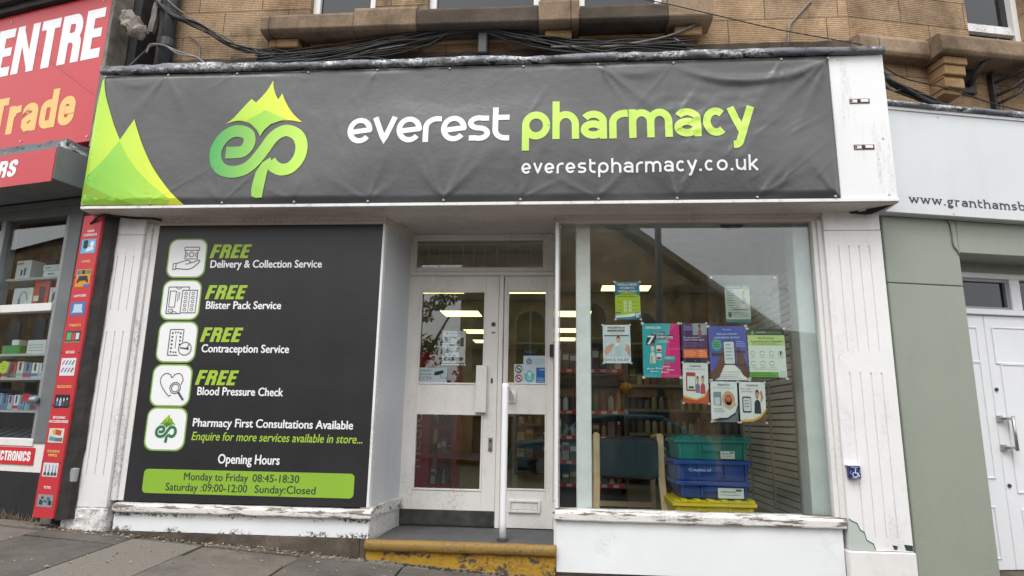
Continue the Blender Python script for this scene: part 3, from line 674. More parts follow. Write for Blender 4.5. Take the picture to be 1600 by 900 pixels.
g = Gfx(MAIN, .056); g.poly([(2.16, .265), (2.213, .26), (2.213, .226), (2.17, .23)], '2c3f36', 1); g.build('paint_flake', p2)
# jambs beside the pilasters (stepped architrave)
for (a, b, c) in ((-3.222, -3.18, .03), (-3.18, -3.134, .012)): MB().box(a, b, -.06, c, .39, 2.44).build('architrave', 'rough_paint' if c > .02 else 'white_paint', sf, bev=.003)
for (a, b, c) in ((1.770, 1.800, .010), (1.800, 1.832, .028)): MB().box(a, b, -.06, c, .41, 2.44).build('architrave', 'white_paint', sf, bev=.003)
# head mouldings under the sign box
for (a, b) in ((-3.222, -1.345), (-.05, 1.832)):
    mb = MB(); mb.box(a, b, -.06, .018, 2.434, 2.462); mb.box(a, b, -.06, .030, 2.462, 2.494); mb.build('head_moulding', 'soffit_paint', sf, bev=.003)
# sills and stall risers
def sill(pts_prof, u0, u1): return MB().prism(pts_prof, u0, u1, 'u').build('sill', 'sill_paint', sf, bev=.004, fine=.05, wob=.003)
sill([(-.06, .315), (.040, .315), (.046, .322), (.046, .358), (.038, .370), (-.06, .392)], -3.19, -1.315)
sill([(-.06, .345), (.040, .345), (.046, .352), (.046, .395), (.038, .405), (-.06, .420)], -.058, 1.822)
MB().box(-3.188, -1.335, -.08, .012, .186, .314).build('stall_riser', 'riser_paint', sf, bev=.002)
MB().box(-.048, 1.806, -.08, .018, .018, .344).build('stall_riser', 'riser_clean', sf, bev=.002)
mb = MB(); mb.box(-3.20, -1.345, -.10, .030, -.15, .184); mb.build('plinth', 'plinth_stone', sf, fine=.06, wob=.010)
mb = MB(); mb.box(-.05, 1.81, -.08, .008, -.25, .016); mb.build('plinth', 'plinth_stone', sf)
# sign box over everything
fb = MB().box(-3.600, 2.255, 0.0, .250, 2.497, 3.588).build('fascia_box', 'board_white', sf, bev=.003)
MB().box(-3.604, 2.258, .2505, .264, 2.490, 2.513).build('bottom_trim', 'board_white', fb, bev=.002)
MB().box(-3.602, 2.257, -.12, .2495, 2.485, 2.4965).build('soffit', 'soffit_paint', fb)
MB().box(1.876, 1.880, .250, .262, 2.513, 3.585).build('board_edge', 'grey_plastic', fb)
for z in (3.232, 2.887):
    s = MB().box(2.000, 2.135, .2505, .2535, z-.018, z+.018).build('bracket_slot', 'rust', fb)
    mb = MB(); mb.box(2.006, 2.05, .254, .257, z-.012, z+.010); mb.box(2.075, 2.125, .254, .257, z-.008, z+.013); mb.build('flange', 'board_white', s)
    for uu in (2.012, 2.058): MB().tube([(uu, .2545, z), (uu, .260, z)], .007, 8).build('screw', 'iron_rust', s)
for uu, zz in ((2.20, 2.54), (2.2, 2.95), (1.95, 3.56)): MB().tube([(uu, .250, zz), (uu, .254, zz)], .007, 8).build('screw', 'steel', fb)
# recess: ceiling, splayed left return, right return
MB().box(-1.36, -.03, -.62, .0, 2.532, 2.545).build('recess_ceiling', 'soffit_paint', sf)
mb = MB(); mb.add([(-1.360, .012, .392), (-1.343, .012, .392), (-1.343, .012, 2.434), (-1.360, .012, 2.434), (-1.360, -.06, .392), (-1.343, -.06, .392), (-1.343, -.06, 2.434), (-1.360, -.06, 2.434)], [(0, 1, 2, 3), (1, 5, 6, 2), (4, 0, 3, 7), (3, 2, 6, 7), (4, 5, 1, 0)])
mb.build('corner_trim', 'board_white', sf)
def splay(z0, z1, a0, a1, t): # wall piece from (a0,out 0) to (a1,out -.6), t thick to the left
    return [(a0, -.0, z0), (a1, -.6, z0), (a1-t, -.6, z0), (a0-t, -.0, z0), (a0, -.0, z1), (a1, -.6, z1), (a1-t, -.6, z1), (a0-t, -.0, z1)], [(0, 1, 2, 3), (4, 5, 6, 7), (0, 1, 5, 4), (1, 2, 6, 5), (2, 3, 7, 6), (3, 0, 4, 7)]
MB().add(*splay(.392, 2.44, -1.348, -1.285, .05)).build('return_panel', 'pale_panel', sf)
mb = MB(); mb.add(*splay(2.44, 2.47, -1.336, -1.275, .06)); mb.add(*splay(2.47, 2.532, -1.322, -1.262, .08)); mb.build('head_moulding', 'soffit_paint', sf)
MB().add(*splay(.325, .392, -1.318, -1.25, .09)).build('sill', 'sill_paint', sf, fine=.06, wob=.003)
MB().add(*splay(.15, .324, -1.338, -1.275, .05)).build('stall_riser', 'rough_paint', sf)
MB().box(-.078, -.050, -.600, -.56, .185, 2.532).build('corner_post', 'white_paint', sf, bev=.004)
MB().box(-.060, -.036, -.03, .018, .42, 2.462).build('corner_post', 'white_paint', sf, bev=.003)
MB().box(-.034, -.026, -.025, .004, .42, 2.45).build('corner_bead', 'aluminium', sf)
MB().box(-.046, -.040, -.555, -.035, .45, 2.44).build('return_pane', 'glass', sf)
MB().box(-.075, -.030, -.56, -.03, .345, .415).build('sill', 'sill_paint', sf)
MB().box(-.065, -.035, -.56, -.0, .0, .344).build('stall_riser', 'white_paint', sf)
MB().box(-.075, -.030, -.56, -.03, 2.44, 2.532).build('head_moulding', 'soffit_paint', sf)
# shop window
MB().box(-.026, 1.770, -.036, -.030, .415, 2.436).build('window_pane', 'glass', sf)
# blocked-up left window behind the service sign
MB().box(-3.134, -1.362, -.06, -.005, .388, 2.434).build('blocking_board', 'dark_plastic', sf)
# door set, 0.6 m back
D = -.60
mb = MB(); mb.box(-1.30, -1.291, D-.06, D+.01, .185, 2.532); mb.box(-.528, -.492, D-.06, D+.018, .185, 2.170); mb.box(-1.291, -.078, D-.06, D+.012, 2.172, 2.205)
mb.build('door_frame', 'door_paint', sf, bev=.004)
tr = MB(); tr.box(-1.291, -1.24, D-.05, D+.008, 2.206, 2.53); tr.box(-.172, -.079, D-.05, D+.008, 2.206, 2.53); tr.box(-1.24, -.172, D-.05, D+.008, 2.206, 2.242); tr.box(-1.24, -.172, D-.05, D+.008, 2.478, 2.53)
tw = tr.build('transom_window', 'door_paint', sf, bev=.004)
MB().box(-1.24, -.172, D-.03, D-.024, 2.242, 2.478).build('pane', 'glass', tw)
mb = MB()
for k in range(1, 11): x = -1.24+1.068*k/11; mb.box(x-.0015, x+.0015, D-.024, D-.020, 2.242, 2.478)
mb.box(-1.24, -.172, D-.0235, D-.0185, 2.447, 2.453); mb.build('leading', 'shelf_metal', tw)
d = MB()
for a, b, c, e in ((-1.289, -1.186, .195, 2.168), (-.640, -.531, .195, 2.168)): d.box(a, b, D-.045, D, c, e)
for c, e in ((.195, .452), (1.046, 1.273), (2.043, 2.168)): d.box(-1.186, -.640, D-.045, D, c, e)
door = d.build('door', 'door_paint', sf, bev=.003)
def beads(u0, u1, z0, z1, par): frame(MB(), u0, u1, z0, z1, .014, D-.02, D+.006).build('glazing_bead', 'door_paint', par, bev=.002)
for z0, z1 in ((.452, 1.046), (1.273, 2.043)):
    MB().box(-1.186, -.640, D-.03, D-.024, z0, z1).build('pane', 'glass', door); beads(-1.187, -.639, z0, z1, door)
MB().box(-1.286, -.534, D+.001, D+.008, .198, .308).build('kick_plate', 'kick_metal', door, bev=.002)
mb = MB(); mb.box(-.700, -.612, D+.001, D+.045, 1.052, 1.425); mb.build('pull_plate', 'door_paint', door, bev=.004)
MB().tube([(-.572, D, 1.763), (-.572, D+.008, 1.763)], .018, 14).build('upper_lock', 'kick_metal', door)
lk = MB().box(-.592, -.558, D+.001, D+.006, .755, .86).build('lock_plate', 'steel', door, bev=.002)
MB().tube([(-.575, D+.006, .835), (-.575, D+.012, .835)], .009, 10).build('key_hole', 'dark_plastic', lk)
MB().tube([(-.575, D+.006, .772), (-.575, D+.014, .772)], .013, 10).build('lock_cylinder', 'brass_dull', lk)
MB().box(-.582, -.568, D+.001, D+.004, 1.285, 1.325).build('key_slot', 'dark_plastic', door)
MB().box(-.585, -.558, D+.001, D+.004, 1.69, 1.70).build('scratch_mark', 'rust', door)
s = MB()
for a, b in ((-.488, -.459), (-.137, -.080)): s.box(a, b, D-.045, D-.004, .187, 2.168)
for c, e in ((.187, .468), (1.058, 1.282), (2.047, 2.168)): s.box(-.459, -.137, D-.045, D-.004, c, e)
side = s.build('side_panel', 'door_paint', sf, bev=.003)
for z0, z1 in ((.468, 1.058), (1.282, 2.047)):
    MB().box(-.459, -.137, D-.03, D-.024, z0, z1).build('pane', 'glass', side)
    frame(MB(), -.460, -.136, z0, z1, .012, D-.022, D+.002).build('glazing_bead', 'door_paint', side, bev=.002)
lb = frame(MB(), -.425, -.178, .302, .398, .020, D-.003, D+.014).build('letterbox', 'door_paint', side, bev=.004)
MB().box(-.403, -.200, D-.003, D+.006, .324, .376).build('letterbox_flap', 'white_paint', lb, bev=.003)
hb = MB().box(-.112, -.062, D+.012, D+.03, 1.50, 1.60).build('door_contact', 'iron_rust', sf, bev=.003)
# step
st = root('doorstep', (-.69, .25, 0), 'entrance step with grey tread and worn yellow painted nosing', 'step')
mb = MB(); mb.box(-1.29, -.052, -.60, .0, .0, .182); mb.build('tread', 'tread_rubber', st)
mb = MB(); mb.prism([(-.0, .118), (.052, .118), (.064, .128), (.066, .165), (.055, .183), (.03, .1865), (.0, .1855)], -1.345, -.050, 'u'); mb.build('nosing', 'nosing_yellow', st, fine=.04, wob=.004, smooth=True)
mb = MB(); mb.box(-1.338, -.052, -.01, .035, -.12, .117); mb.build('riser', 'riser_yellow', st, fine=.05, wob=.005)
gr = root('grab_rail', (-.42, .1, .185), 'white vertical grab rail on the step beside the door', 'handrail')
MB().tube(spline([(-.420, -.10, .19), (-.420, -.10, 1.17), (-.420, -.115, 1.215), (-.420, -.16, 1.235), (-.420, -.45, 1.20), (-.420, -.59, 1.185)], 6), .0235, 14).build('pole', 'letter_white', gr, smooth=True)
MB().lathe((-.42, -.10, .186), [(.04, 0), (.038, .008), (.024, .018)]).build('foot', 'iron_rust', gr, smooth=False)
MB().box(-.470, -.375, D-.002, D+.010, 1.13, 1.235).build('bracket_plate', 'white_paint', gr, bev=.004)
# bits fixed to the front
ob = root('push_button', (1.885, -.07, .66), 'square blue button box with a white wheelchair symbol on the right pilaster', 'door button')
MB().box(1.846, 1.922, .057, .092, .664, .745).build('box', pm('1c2c66', .35), ob, bev=.006)
g = Gfx(MAIN, .0925, (1.846, 1.922, .664, .745))
g.ell(.56, .62+.14, .06, .055, 'dfe6f2', 1); g.line(arc(.50, .33, .20, .19, 100, 370, 16), .06, 'dfe6f2', 1); g.line([(.55, .68), (.53, .45), (.72, .45), (.80, .22), (.88, .24)], .075, 'dfe6f2', 2)
g.line([(.2, .9), (.8, .9)], .05, '9fb0d8', 1); g.line(arc(.18, .48, .08, .1, 60, 300, 5), .04, '9fb0d8', 1); g.line(arc(.86, .58, .08, .1, -120, 120, 5), .04, '9fb0d8', 1)
g.line([(.2, .08), (.8, .08)], .05, '9fb0d8', 1); g.build('symbol', ob)
MB().box(1.838, 1.93, .056, .088, .7455, .752).build('cover_lip', 'board_white', ob)
ob = root('junction_box', (-3.49, -.08, .51), 'small grey junction box with a cable loop on the left pilaster base', 'junction box')
MB().box(-3.545, -3.452, .057, .105, .515, .612).build('box', 'grey_plastic', ob, bev=.006)
MB().tube(spline([(-3.50, .09, .515), (-3.505, .09, .45), (-3.52, .09, .43), (-3.54, .085, .46), (-3.545, .08, .515)], 5), .006, 6).build('cable_loop', 'cable_black', ob, smooth=True)
mb = MB(); mb.tube(spline([(-3.62, .12, 2.42), (-3.50, .17, 2.47), (-3.42, .12, 2.48), (-3.30, .08, 2.475), (-3.18, .06, 2.478), (-3.10, .05, 2.465)], 5), .009, 6)
tag(mb.build('cable', 'cable_black', None, smooth=True), 'black cable tucked under the sign box above the left pilaster', 'cable')
mb = MB()
for k in range(4): mb.tube(spline([(2.02+.02*k, .05, 2.478), (2.13, .12, 2.482-.01*k), (2.24, .20, 2.492)], 4), .008, 6)
tag(mb.build('cable', 'cable_black', None, smooth=True), 'black cables poking from under the right end of the sign box', 'cable bundle')
# ------------------------------------------------------------------ the banner
PT = [(-3.56, 3.57), (-3.046, 3.564), (-2.494, 3.563), (-1.937, 3.562), (-1.401, 3.565), (-.849, 3.562), (-.298, 3.562), (.248, 3.563), (.792, 3.555), (1.55, 3.56), (1.874, 3.56)]
PB = [(-3.59, 2.52), (-3.053, 2.525), (-2.504, 2.525), (-1.955, 2.525), (-1.408, 2.525), (-.857, 2.527), (-.306, 2.527), (.242, 2.525), (.784, 2.525), (1.325, 2.525), (1.84, 2.525)]
FOLD = []   # (pin u, pin z, angle, length, width, amp)
rr_ = random.Random(5)
for (u, z) in PT:
    for k in range(2): FOLD.append((u, z, radians(-90+rr_.uniform(-60, 60)), rr_.uniform(.2, .8), rr_.uniform(.018, .05), rr_.uniform(.0015, .005)))
for (u, z) in PB:
    for k in range(3): FOLD.append((u, z, radians(90+rr_.uniform(-65, 65)), rr_.uniform(.2, .8), rr_.uniform(.018, .05), rr_.uniform(.002, .006)))
for k in range(16): FOLD.append((rr_.uniform(-3.3, .6), rr_.uniform(2.55, 3.3), radians(90+rr_.uniform(-30, 30)), rr_.uniform(.3, .7), rr_.uniform(.03, .08), rr_.uniform(.001, .004)))
for k in range(14): FOLD.append((rr_.uniform(.7, 1.8), rr_.uniform(2.55, 3.2), radians(48+rr_.uniform(-18, 18)), rr_.uniform(.3, .8), rr_.uniform(.018, .045), rr_.uniform(.003, .009)))
FOLD += [(1.87, 3.55, radians(-115), 1.0, .05, .016), (1.87, 3.55, radians(-135), .9, .04, .012), (1.55, 3.55, radians(-120), .7, .05, .012), (1.87, 3.55, radians(-152), .8, .05, .012),
         (.248, 3.56, radians(-42), .9, .05, .013), (.248, 3.56, radians(-60), .8, .05, .008), (1.325, 2.53, radians(48), .8, .05, .012), (.784, 2.53, radians(60), .7, .045, .009),
         (1.84, 2.53, radians(120), .6, .05, .010), (-.857, 2.53, radians(125), .55, .05, .009), (-.857, 2.53, radians(48), .7, .05, .009), (-3.046, 3.56, radians(-125), .55, .05, .009), (-3.046, 3.56, radians(-62), .6, .05, .008), (1.325, 2.53, radians(30), .7, .04, .008), (.242, 2.53, radians(50), .6, .05, .007)]
def wr(u, z):
    h = 0.
    for (pu, pz, a, L, w, amp) in FOLD:
        dx = u-pu; dz = z-pz
        s = dx*cos(a)+dz*sin(a)
        if s < 0 or s > L: continue
        t = -dx*sin(a)+dz*cos(a); ww = w*(.22+1.3*s/L); q = t/ww
        if abs(q) < 3: h += .68*amp*exp(-q*q)*min(1, s/.06)*(1-s/L)
    for (ua, ub, zt, dep, amp) in ((.79, 1.85, 3.55, .13, .020), (.26, .78, 3.555, .06, .006), (-3.5, -3.05, 3.56, .06, .004)):
        if ua < u < ub:
            t = (u-ua)/(ub-ua); c = zt-dep*4*t*(1-t)-.02; q = (z-c)/.035
            if abs(q) < 3: h += amp*sin(pi*t)*exp(-q*q)
    m = exp(-((u-1.05)/.42)**2-((z-3.12)/.25)**2)
    h += m*(noise.noise(Vector((u*8, 1, z*14)))*.009+abs(noise.noise(Vector((u*13, 5, z*19))))*.004)
    h += noise.noise(Vector((u*.8, 2, z*1.6)))*.026+noise.noise(Vector((u*1.9, 6, z*1.2)))*.010+noise.noise(Vector((u*3.1+z, 8, z*2.5)))*.004
    e = min(1, min(3.585-z, z-2.51)/.05, (1.885-u)/.05, (u+3.61)/.05)
    v = .016+h; return .006+max(0, e)*(v if v > .008 else .008*exp((v-.008)/.008))
ban = root('banner', (-.85, -.26, 2.5), 'wrinkled dark grey vinyl banner lettered everest pharmacy with green peaks across the fascia', 'banner')
mb = MB(); NU, NZ = 500, 96; vs = []; fs = []
for i in range(NU+1):
    for j in range(NZ+1):
        t = j/NZ; u = -3.604+(-.0)+(1.872+3.604)*i/NU; u = u+(.03*(1-t) if i == NU else 0)*0
        z = 2.512+(3.582-2.512)*t+noise.noise(Vector((u*3, j//NZ*9, 4)))*.006*(t > .97)+(-.012*abs(sin(u*5.7)) if j == NZ else 0)
        vs.append((u, .2525+wr(u, z), z))
for i in range(NU):
    for j in range(NZ): a = i*(NZ+1)+j; fs.append((a, a+NZ+1, a+NZ+2, a+1))
mb.add(vs, fs); mb.build('sheet', 'banner_vinyl', ban, smooth=True, recalc=False)
OB = .2555
def bz(pts, n=8): # smooth curve through points
    return [tuple(p[:2]) for p in spline([(a, b, 0) for a, b in pts], n)]
def bg_(): return Gfx(MAIN, OB, warp=wr, step=.0008)
# big peaks at the left end
tall = bz([(-3.567, 3.56), (-3.535, 3.42), (-3.478, 3.28), (-3.41, 3.13), (-3.335, 3.0), (-3.272, 2.915)])
g = bg_(); g.poly([(-3.602, 2.516), (-3.602, 3.30), (-3.585, 3.53)]+tall+[(-3.24, 2.86), (-3.0, 2.516)], 'peak_yellow', 1); g.build('tall_peak', ban, fine=.05)
low = bz([(-3.165, 3.20), (-3.12, 3.09), (-3.05, 2.95), (-2.94, 2.77), (-2.83, 2.62), (-2.745, 2.514)])
low = bz([(-3.262, 3.195), (-3.222, 3.10), (-3.16, 2.97), (-3.06, 2.80), (-2.92, 2.63), (-2.795, 2.514)])
mid = bz([(-3.602, 2.72), (-3.53, 2.78), (-3.44, 2.88), (-3.37, 3.0), (-3.31, 3.11), (-3.262, 3.195)])
g = bg_(); g.poly([(-3.602, 2.516)]+mid+low[1:], 'peak_light', 3); g.build('low_peak', ban, fine=.05)
g = bg_(); g.poly([(-3.602, 2.517), (-3.602, 2.70)]+bz([(-3.58, 2.735), (-3.47, 2.85), (-3.40, 2.95), (-3.355, 3.02)])+[(-3.28, 2.90), (-3.19, 2.79), (-3.07, 2.68), (-2.95, 2.59), (-2.90, 2.55), (-2.93, 2.518)], 'peak_green', 5)
g.poly([(-3.602, 2.7), (-3.50, 2.64), (-3.36, 2.58), (-3.22, 2.53), (-3.18, 2.518), (-3.602, 2.518)], 'lime_bar', 6); g.build('green_facet', ban, fine=.05)
# emblem
def Z(X, Y): # emblem drawing units to metres
    return (-2.647+(X-780)*.00132, 3.127-(Y-366)*.00136)
em = [(882, 522), (930, 522), (985, 515), (1015, 470), (1005, 420), (955, 398), (900, 405), (850, 445), (822, 510), (832, 575), (870, 618), (930, 634), (1000, 622), (1055, 580), (1105, 510), (1150, 440), (1195, 406), (1240, 400), (1295, 430), (1322, 490), (1315, 560), (1275, 615), (1220, 628), (1175, 608), (1148, 578)]
g = bg_(); g.line([Z(*p) for p in [(a, b) for a, b in [tuple(q[:2]) for q in spline([(x, y, 0) for x, y in em], 6)]]], .092, 'emblem_green', 1)
g.poly([Z(*p) for p in [(1150, 556), (1105, 585), (1072, 640), (1055, 735), (1060, 775), (1085, 786), (1122, 784), (1136, 660), (1142, 625), (1165, 600)]], 'emblem_green', 2)
g.build('emblem', ban, fine=.04)
out = bz([(868, 353), (920, 310), (962, 262), (1003, 208)])+[(1030, 232)]+bz([(1030, 232), (1065, 190), (1095, 145), (1117, 95)])[1:]+bz([(1117, 95), (1125, 140), (1140, 180), (1158, 212)])[1:]+[(1178, 175)]+bz([(1178, 175), (1205, 230), (1250, 295), (1310, 350)])[1:]+bz([(1310, 350), (1240, 338), (1180, 342), (1130, 360), (1095, 395), (1075, 432)])[1:]+bz([(1075, 432), (1055, 395), (1020, 362), (975, 342), (925, 338), (868, 353)])[1:-1]
g = bg_(); g.poly([Z(*p) for p in out], 'peak_yellow', 1)
g.poly([Z(*p) for p in [(1003, 208), (1094, 275), (1000, 332), (940, 336), (890, 345)]], 'peak_light', 2); g.poly([Z(*p) for p in [(1158, 214), (1225, 330), (1190, 340), (1094, 276)]], 'peak_light', 2)
g.poly([Z(*p) for p in [(1094, 277), (1215, 332), (1180, 342), (1130, 360), (1095, 395), (1075, 430), (1055, 395), (1020, 362), (985, 340)]], 'peak_green', 3); g.build('emblem_peaks', ban, fine=.04)
g = bg_(); g.strokes('everest', -1.592, -.392, 2.966, .206, .200, 'letter_white', 1, .04); g.build('lettering', ban, fine=.03)
g = bg_(); g.strokes('pharmacy', -.300, 1.336, 2.970, .222, .255, 'lime_pale', 1, .08); g.build('lettering', ban, fine=.03)
g = bg_(); g.strokes('everestpharmacy.co.uk', -.300, 1.333, 2.712, .080, .20, 'letter_white', 1, .24); g.build('lettering', ban, fine=.03)
for (u, z) in PT+PB:
    u = max(-3.585, u); o = .2525+wr(u, z)
    MB().tube([(u, o-.004, z), (u, o+.006, z), (u, o+.010, z)], [.010, .010, .005], 10).build('fixing_screw', 'steel', ban, smooth=False)

# ------------------------------------------------------------------ service board in the left window
sv = root('service_sign', (-2.25, -.02, .39), 'large black service board with five white icon tiles and opening hours in the left window', 'sign')
MB().box(-3.132, -1.364, -.004, .012, .390, 2.433).build('board', 'black_board', sv, bev=.001)
O1 = .0125; S_ = .155
tiles = [(-2.879, 2.172), (-2.886, 1.847), (-2.876, 1.528), (-2.880, 1.207), (-2.880, .893)]
icons = []
def hand(g):
    g.line([(.42, .78), (.80, .78), (.80, .70), (.42, .70), (.42, .78)], .018, 'icon_line'); g.line([(.45, .70), (.45, .48), (.77, .48), (.77, .70)], .018, 'icon_line', 3)
    g.line(arc(.61, .59, .06, .06, 0, 360, 14), .018, 'icon_line', 2); g.line([(.46, .63), (.50, .63), (.50, .55), (.46, .55)], .018, 'icon_line', 2); g.line([(.76, .63), (.72, .63), (.72, .55), (.76, .55)], .018, 'icon_line', 2)
    g.line(bz([(.24, .36), (.36, .40), (.50, .44), (.60, .42), (.56, .36), (.48, .35)], 5), .02, 'icon_line', 2); g.line(bz([(.58, .37), (.68, .40), (.82, .45), (.84, .41), (.74, .31), (.62, .23), (.48, .22), (.24, .24)], 5), .02, 'icon_line', 3)
    g.line([(.17, .36), (.24, .37), (.24, .22), (.17, .21), (.17, .36)], .02, 'icon_line', 2)
def pack(g):
    g.line([(.16, .82), (.68, .82), (.68, .76)], .02, 'icon_line', 2); g.line([(.16, .82), (.16, .16), (.52, .16)], .02, 'icon_line', 3)
    g.line([(.21, .72), (.36, .72), (.36, .32), (.21, .32), (.21, .72)], .018, 'icon_line', 2); g.line([(.21, .26), (.32, .26), (.32, .20), (.21, .20), (.21, .26)], .016, 'icon_line', 2)
    g.line(arc(.42, .82, .07, .05, 180, 360, 8), .016, 'icon_line', 2); g.line(arc(.36, .16, .07, .05, 0, 180, 8), .016, 'icon_line', 2); g.line([(.41, .7), (.41, .45)], .014, 'icon_line', 2); g.line([(.45, .7), (.45, .5)], .014, 'icon_line', 2)
    g.line([(.52, .74), (.90, .74), (.90, .18), (.52, .18), (.52, .74)], .02, 'icon_line', 2); g.line([(.71, .74), (.71, .18)], .012, 'icon_line', 3)
    for c in (.615, .80):
        for r in range(5): g.line(arc(c, .26+.10*r, .036, .034, 0, 360, 10), .014, 'icon_line', 2)
def pill(g):
    g.line([(.30, .80), (.64, .80), (.64, .50)], .02, 'icon_line', 2); g.line([(.30, .80), (.30, .18), (.56, .18)], .02, 'icon_line', 3)
    for c in (.37, .57):
        for r in range(6 if c < .4 else 4): g.ell(c, .26+.09*(r if c < .4 else r+2), .026, .026, 'icon_line', 2, 8)
    for c in (.44, .50): g.ell(c, .73, .022, .022, 'icon_line', 2, 8); g.ell(c, .25, .022, .022, 'icon_line', 2, 8)
    g.line([(.47, .66), (.47, .34)], .014, 'icon_line', 2)
    g.line(arc(.72, .34, .16, .155, 0, 360, 20), .018, 'icon_line', 4); g.line([(.60, .36), (.76, .34)], .03, 'icon_line', 4); g.line([(.76, .34), (.82, .46)], .018, 'icon_line', 5); g.ell(.79, .34, .03, .03, 'icon_line', 5, 8)
def heart(g):
    g.line(bz([(.47, .24), (.28, .46), (.22, .64), (.31, .77), (.44, .76), (.50, .68), (.57, .76), (.70, .77), (.78, .64), (.74, .52)], 6), .02, 'icon_line', 2)
    g.line(arc(.61, .44, .13, .13, 0, 360, 20), .02, 'icon_line', 3); g.line(arc(.61, .44, .09, .09, 0, 360, 18), .016, 'icon_line', 3); g.line([(.70, .34), (.84, .16)], .05, 'icon_line', 4); g.line([(.47, .24), (.52, .28)], .02, 'icon_line', 2)
def emb(g):
    q = lambda X, Y: (.24+(X-780)/580*.54, .18+(790-Y)/700*.66)
    gn = '2f7a4a'
    g.line([q(*p[:2]) for p in spline([(x, y, 0) for x, y in em], 4)], .068, gn, 2); g.poly([q(*p) for p in [(1150, 556), (1072, 640), (1055, 775), (1122, 784), (1142, 625)]], gn, 3)
    g.poly([q(*p) for p in out], '7fae28', 2); g.poly([q(*p) for p in [(1094, 277), (1215, 332), (1095, 395), (1075, 430), (1055, 395), (985, 340)]], '4e8a2a', 3); g.poly([q(*p) for p in [(1003, 208), (1117, 95), (1094, 275)]], 'b5c92c', 3)
for (u, z), fn in zip(tiles, (hand, pack, pill, heart, emb)):
    h = S_; g = Gfx(MAIN, O1, (u-h, u+h, z-h, z+h))
    g.rr(0, 1, 0, 1, .22, 'tile_border', 1); g.rr(.035, .965, .035, .965, .20, 'letter_white', 2)
    t = g.build('icon_tile', sv)
    g = Gfx(MAIN, O1+.0014, (u-h, u+h, z-h, z+h)); fn(g); g.build('icon', t)
def line_(body, u0, u1, z, cap, mat, bold=.012, shear=0.): Gfx(MAIN, O1).text(body, u0, u1, z, cap, mat, bold, shear, 1).build('lettering', sv)
for k, zz in enumerate((2.164, 1.845, 1.522, 1.205)): Gfx(MAIN, O1).block('FREE', -2.70, -2.372, zz+.008, .108, 'lime', 1, .10, .22).build('lettering', sv)
line_('Delivery & Collection Service', -2.686, -1.812, 2.096, .060, 'letter_white', .026)
line_('Blister Pack Service', -2.684, -2.098, 1.778, .060, 'letter_white', .026)
line_('Contraception Service', -2.680, -2.008, 1.452, .060, 'letter_white', .026)
line_('Blood Pressure Check', -2.674, -2.024, 1.139, .060, 'letter_white', .026)
line_('Pharmacy First Consultations Available', -2.680, -1.490, .914, .060, 'letter_white', .024)
line_('Enquire for more services available in store...', -2.678, -1.416, .818, .060, 'lime', .016, .18)
line_('Opening Hours', -2.462, -2.006, .660, .066, 'letter_white', .024)
bar = Gfx(MAIN, O1).rr(-3.003, -1.456, .446, .612, .03, 'lime_bar', 1).build('hours_bar', sv)
Gfx(MAIN, O1+.001).text('Monday to Friday', -2.70, -2.225, .541, .052, 'ink', .010, 0, 1).build('lettering', bar)
Gfx(MAIN, O1+.001).text('08:45-18:30', -2.193, -1.852, .541, .052, 'ink', .010, 0, 1).build('lettering', bar)
Gfx(MAIN, O1+.001).text('Saturday :09:00-12:00', -2.828, -2.225, .467, .052, 'ink', .010, 0, 1).build('lettering', bar)
Gfx(MAIN, O1+.001).text('Sunday:Closed', -2.170, -1.728, .467, .052, 'ink', .010, 0, 1).build('lettering', bar)
# ------------------------------------------------------------------ inside the pharmacy
def st_(n, m, *b): return tag(MB().box(*b).build(n, m), kind='structure')
st_('shop_floor', 'shop_floor', -3.3, 3.5, -10.3, -.62, .06, .19)
st_('window_bed', 'shop_floor', -.02, 1.80, -.62, -.10, .06, .186)
st_('shop_ceiling', 'ceiling_tile', -3.3, 3.5, -10.3, -.66, 2.60, 2.72)
st_('window_ceiling', 'ceiling_tile', -.02, 1.80, -.655, -.10, 2.545, 2.6)
st_('back_wall', 'interior_wall', -3.3, 3.5, -10.5, -10.3, .19, 2.6)
st_('side_wall', 'interior_wall', -3.5, -3.3, -10.3, -.10, .0, 2.7)
st_('side_wall', 'interior_white', 1.812, 1.95, -2.25, -.10, .0, 2.7)
st_('side_wall', 'interior_white', 1.95, 3.5, -2.25, -2.15, .19, 2.7)
st_('side_wall', 'interior_wall', 3.5, 3.6, -10.3, -2.15, .19, 2.7)
st_('party_wall', 'interior_wall', -1.36, -1.30, -.70, -.60, .19, 2.6)
st_('party_wall', 'interior_wall', -3.3, -1.31, -.75, -.70, .19, 2.6)
lights = [(-1.86, 3.15), (-1.86, 4.82), (-1.82, 6.85), (-1.86, 8.35), (-.70, 3.15), (.46, 2.98), (-.17, 4.80), (-.30, 6.62), (-.35, 7.9)]
for i, (x, y) in enumerate(lights):
    pos = ['near', 'second', 'third', 'farthest'][i] if i < 4 else ''
    lab = ('%s glowing square ceiling panel of the row seen through the door' % pos if i < 4 else
           ['glowing ceiling panel at the top of the side pane beside the door', 'glowing ceiling panel behind the wellness poster', 'glowing ceiling panel crossing the white window post', 'dimmer glowing ceiling panel below it behind the window post', 'lowest glowing ceiling panel behind the white window post'][i-4])
    t = root('ceiling_light', (x+.29, y+.29, 2.6), lab, 'ceiling light', 'ceiling light panels in the shop')
    e = .34 if y < 4 else .56
    mb = MB(); mb.box(x-.015, x+.595, -y-e-.015, -y-e, 2.590, 2.599); mb.box(x-.015, x+.595, -y, -y+.015, 2.590, 2.599); mb.box(x-.015, x, -y-e, -y, 2.590, 2.599); mb.box(x+.58, x+.595, -y-e, -y, 2.590, 2.599)
    mb.build('frame', 'interior_white', t)
    MB().box(x, x+.58, -y-e, -y, 2.594, 2.599).build('diffuser', 'light_panel', t)
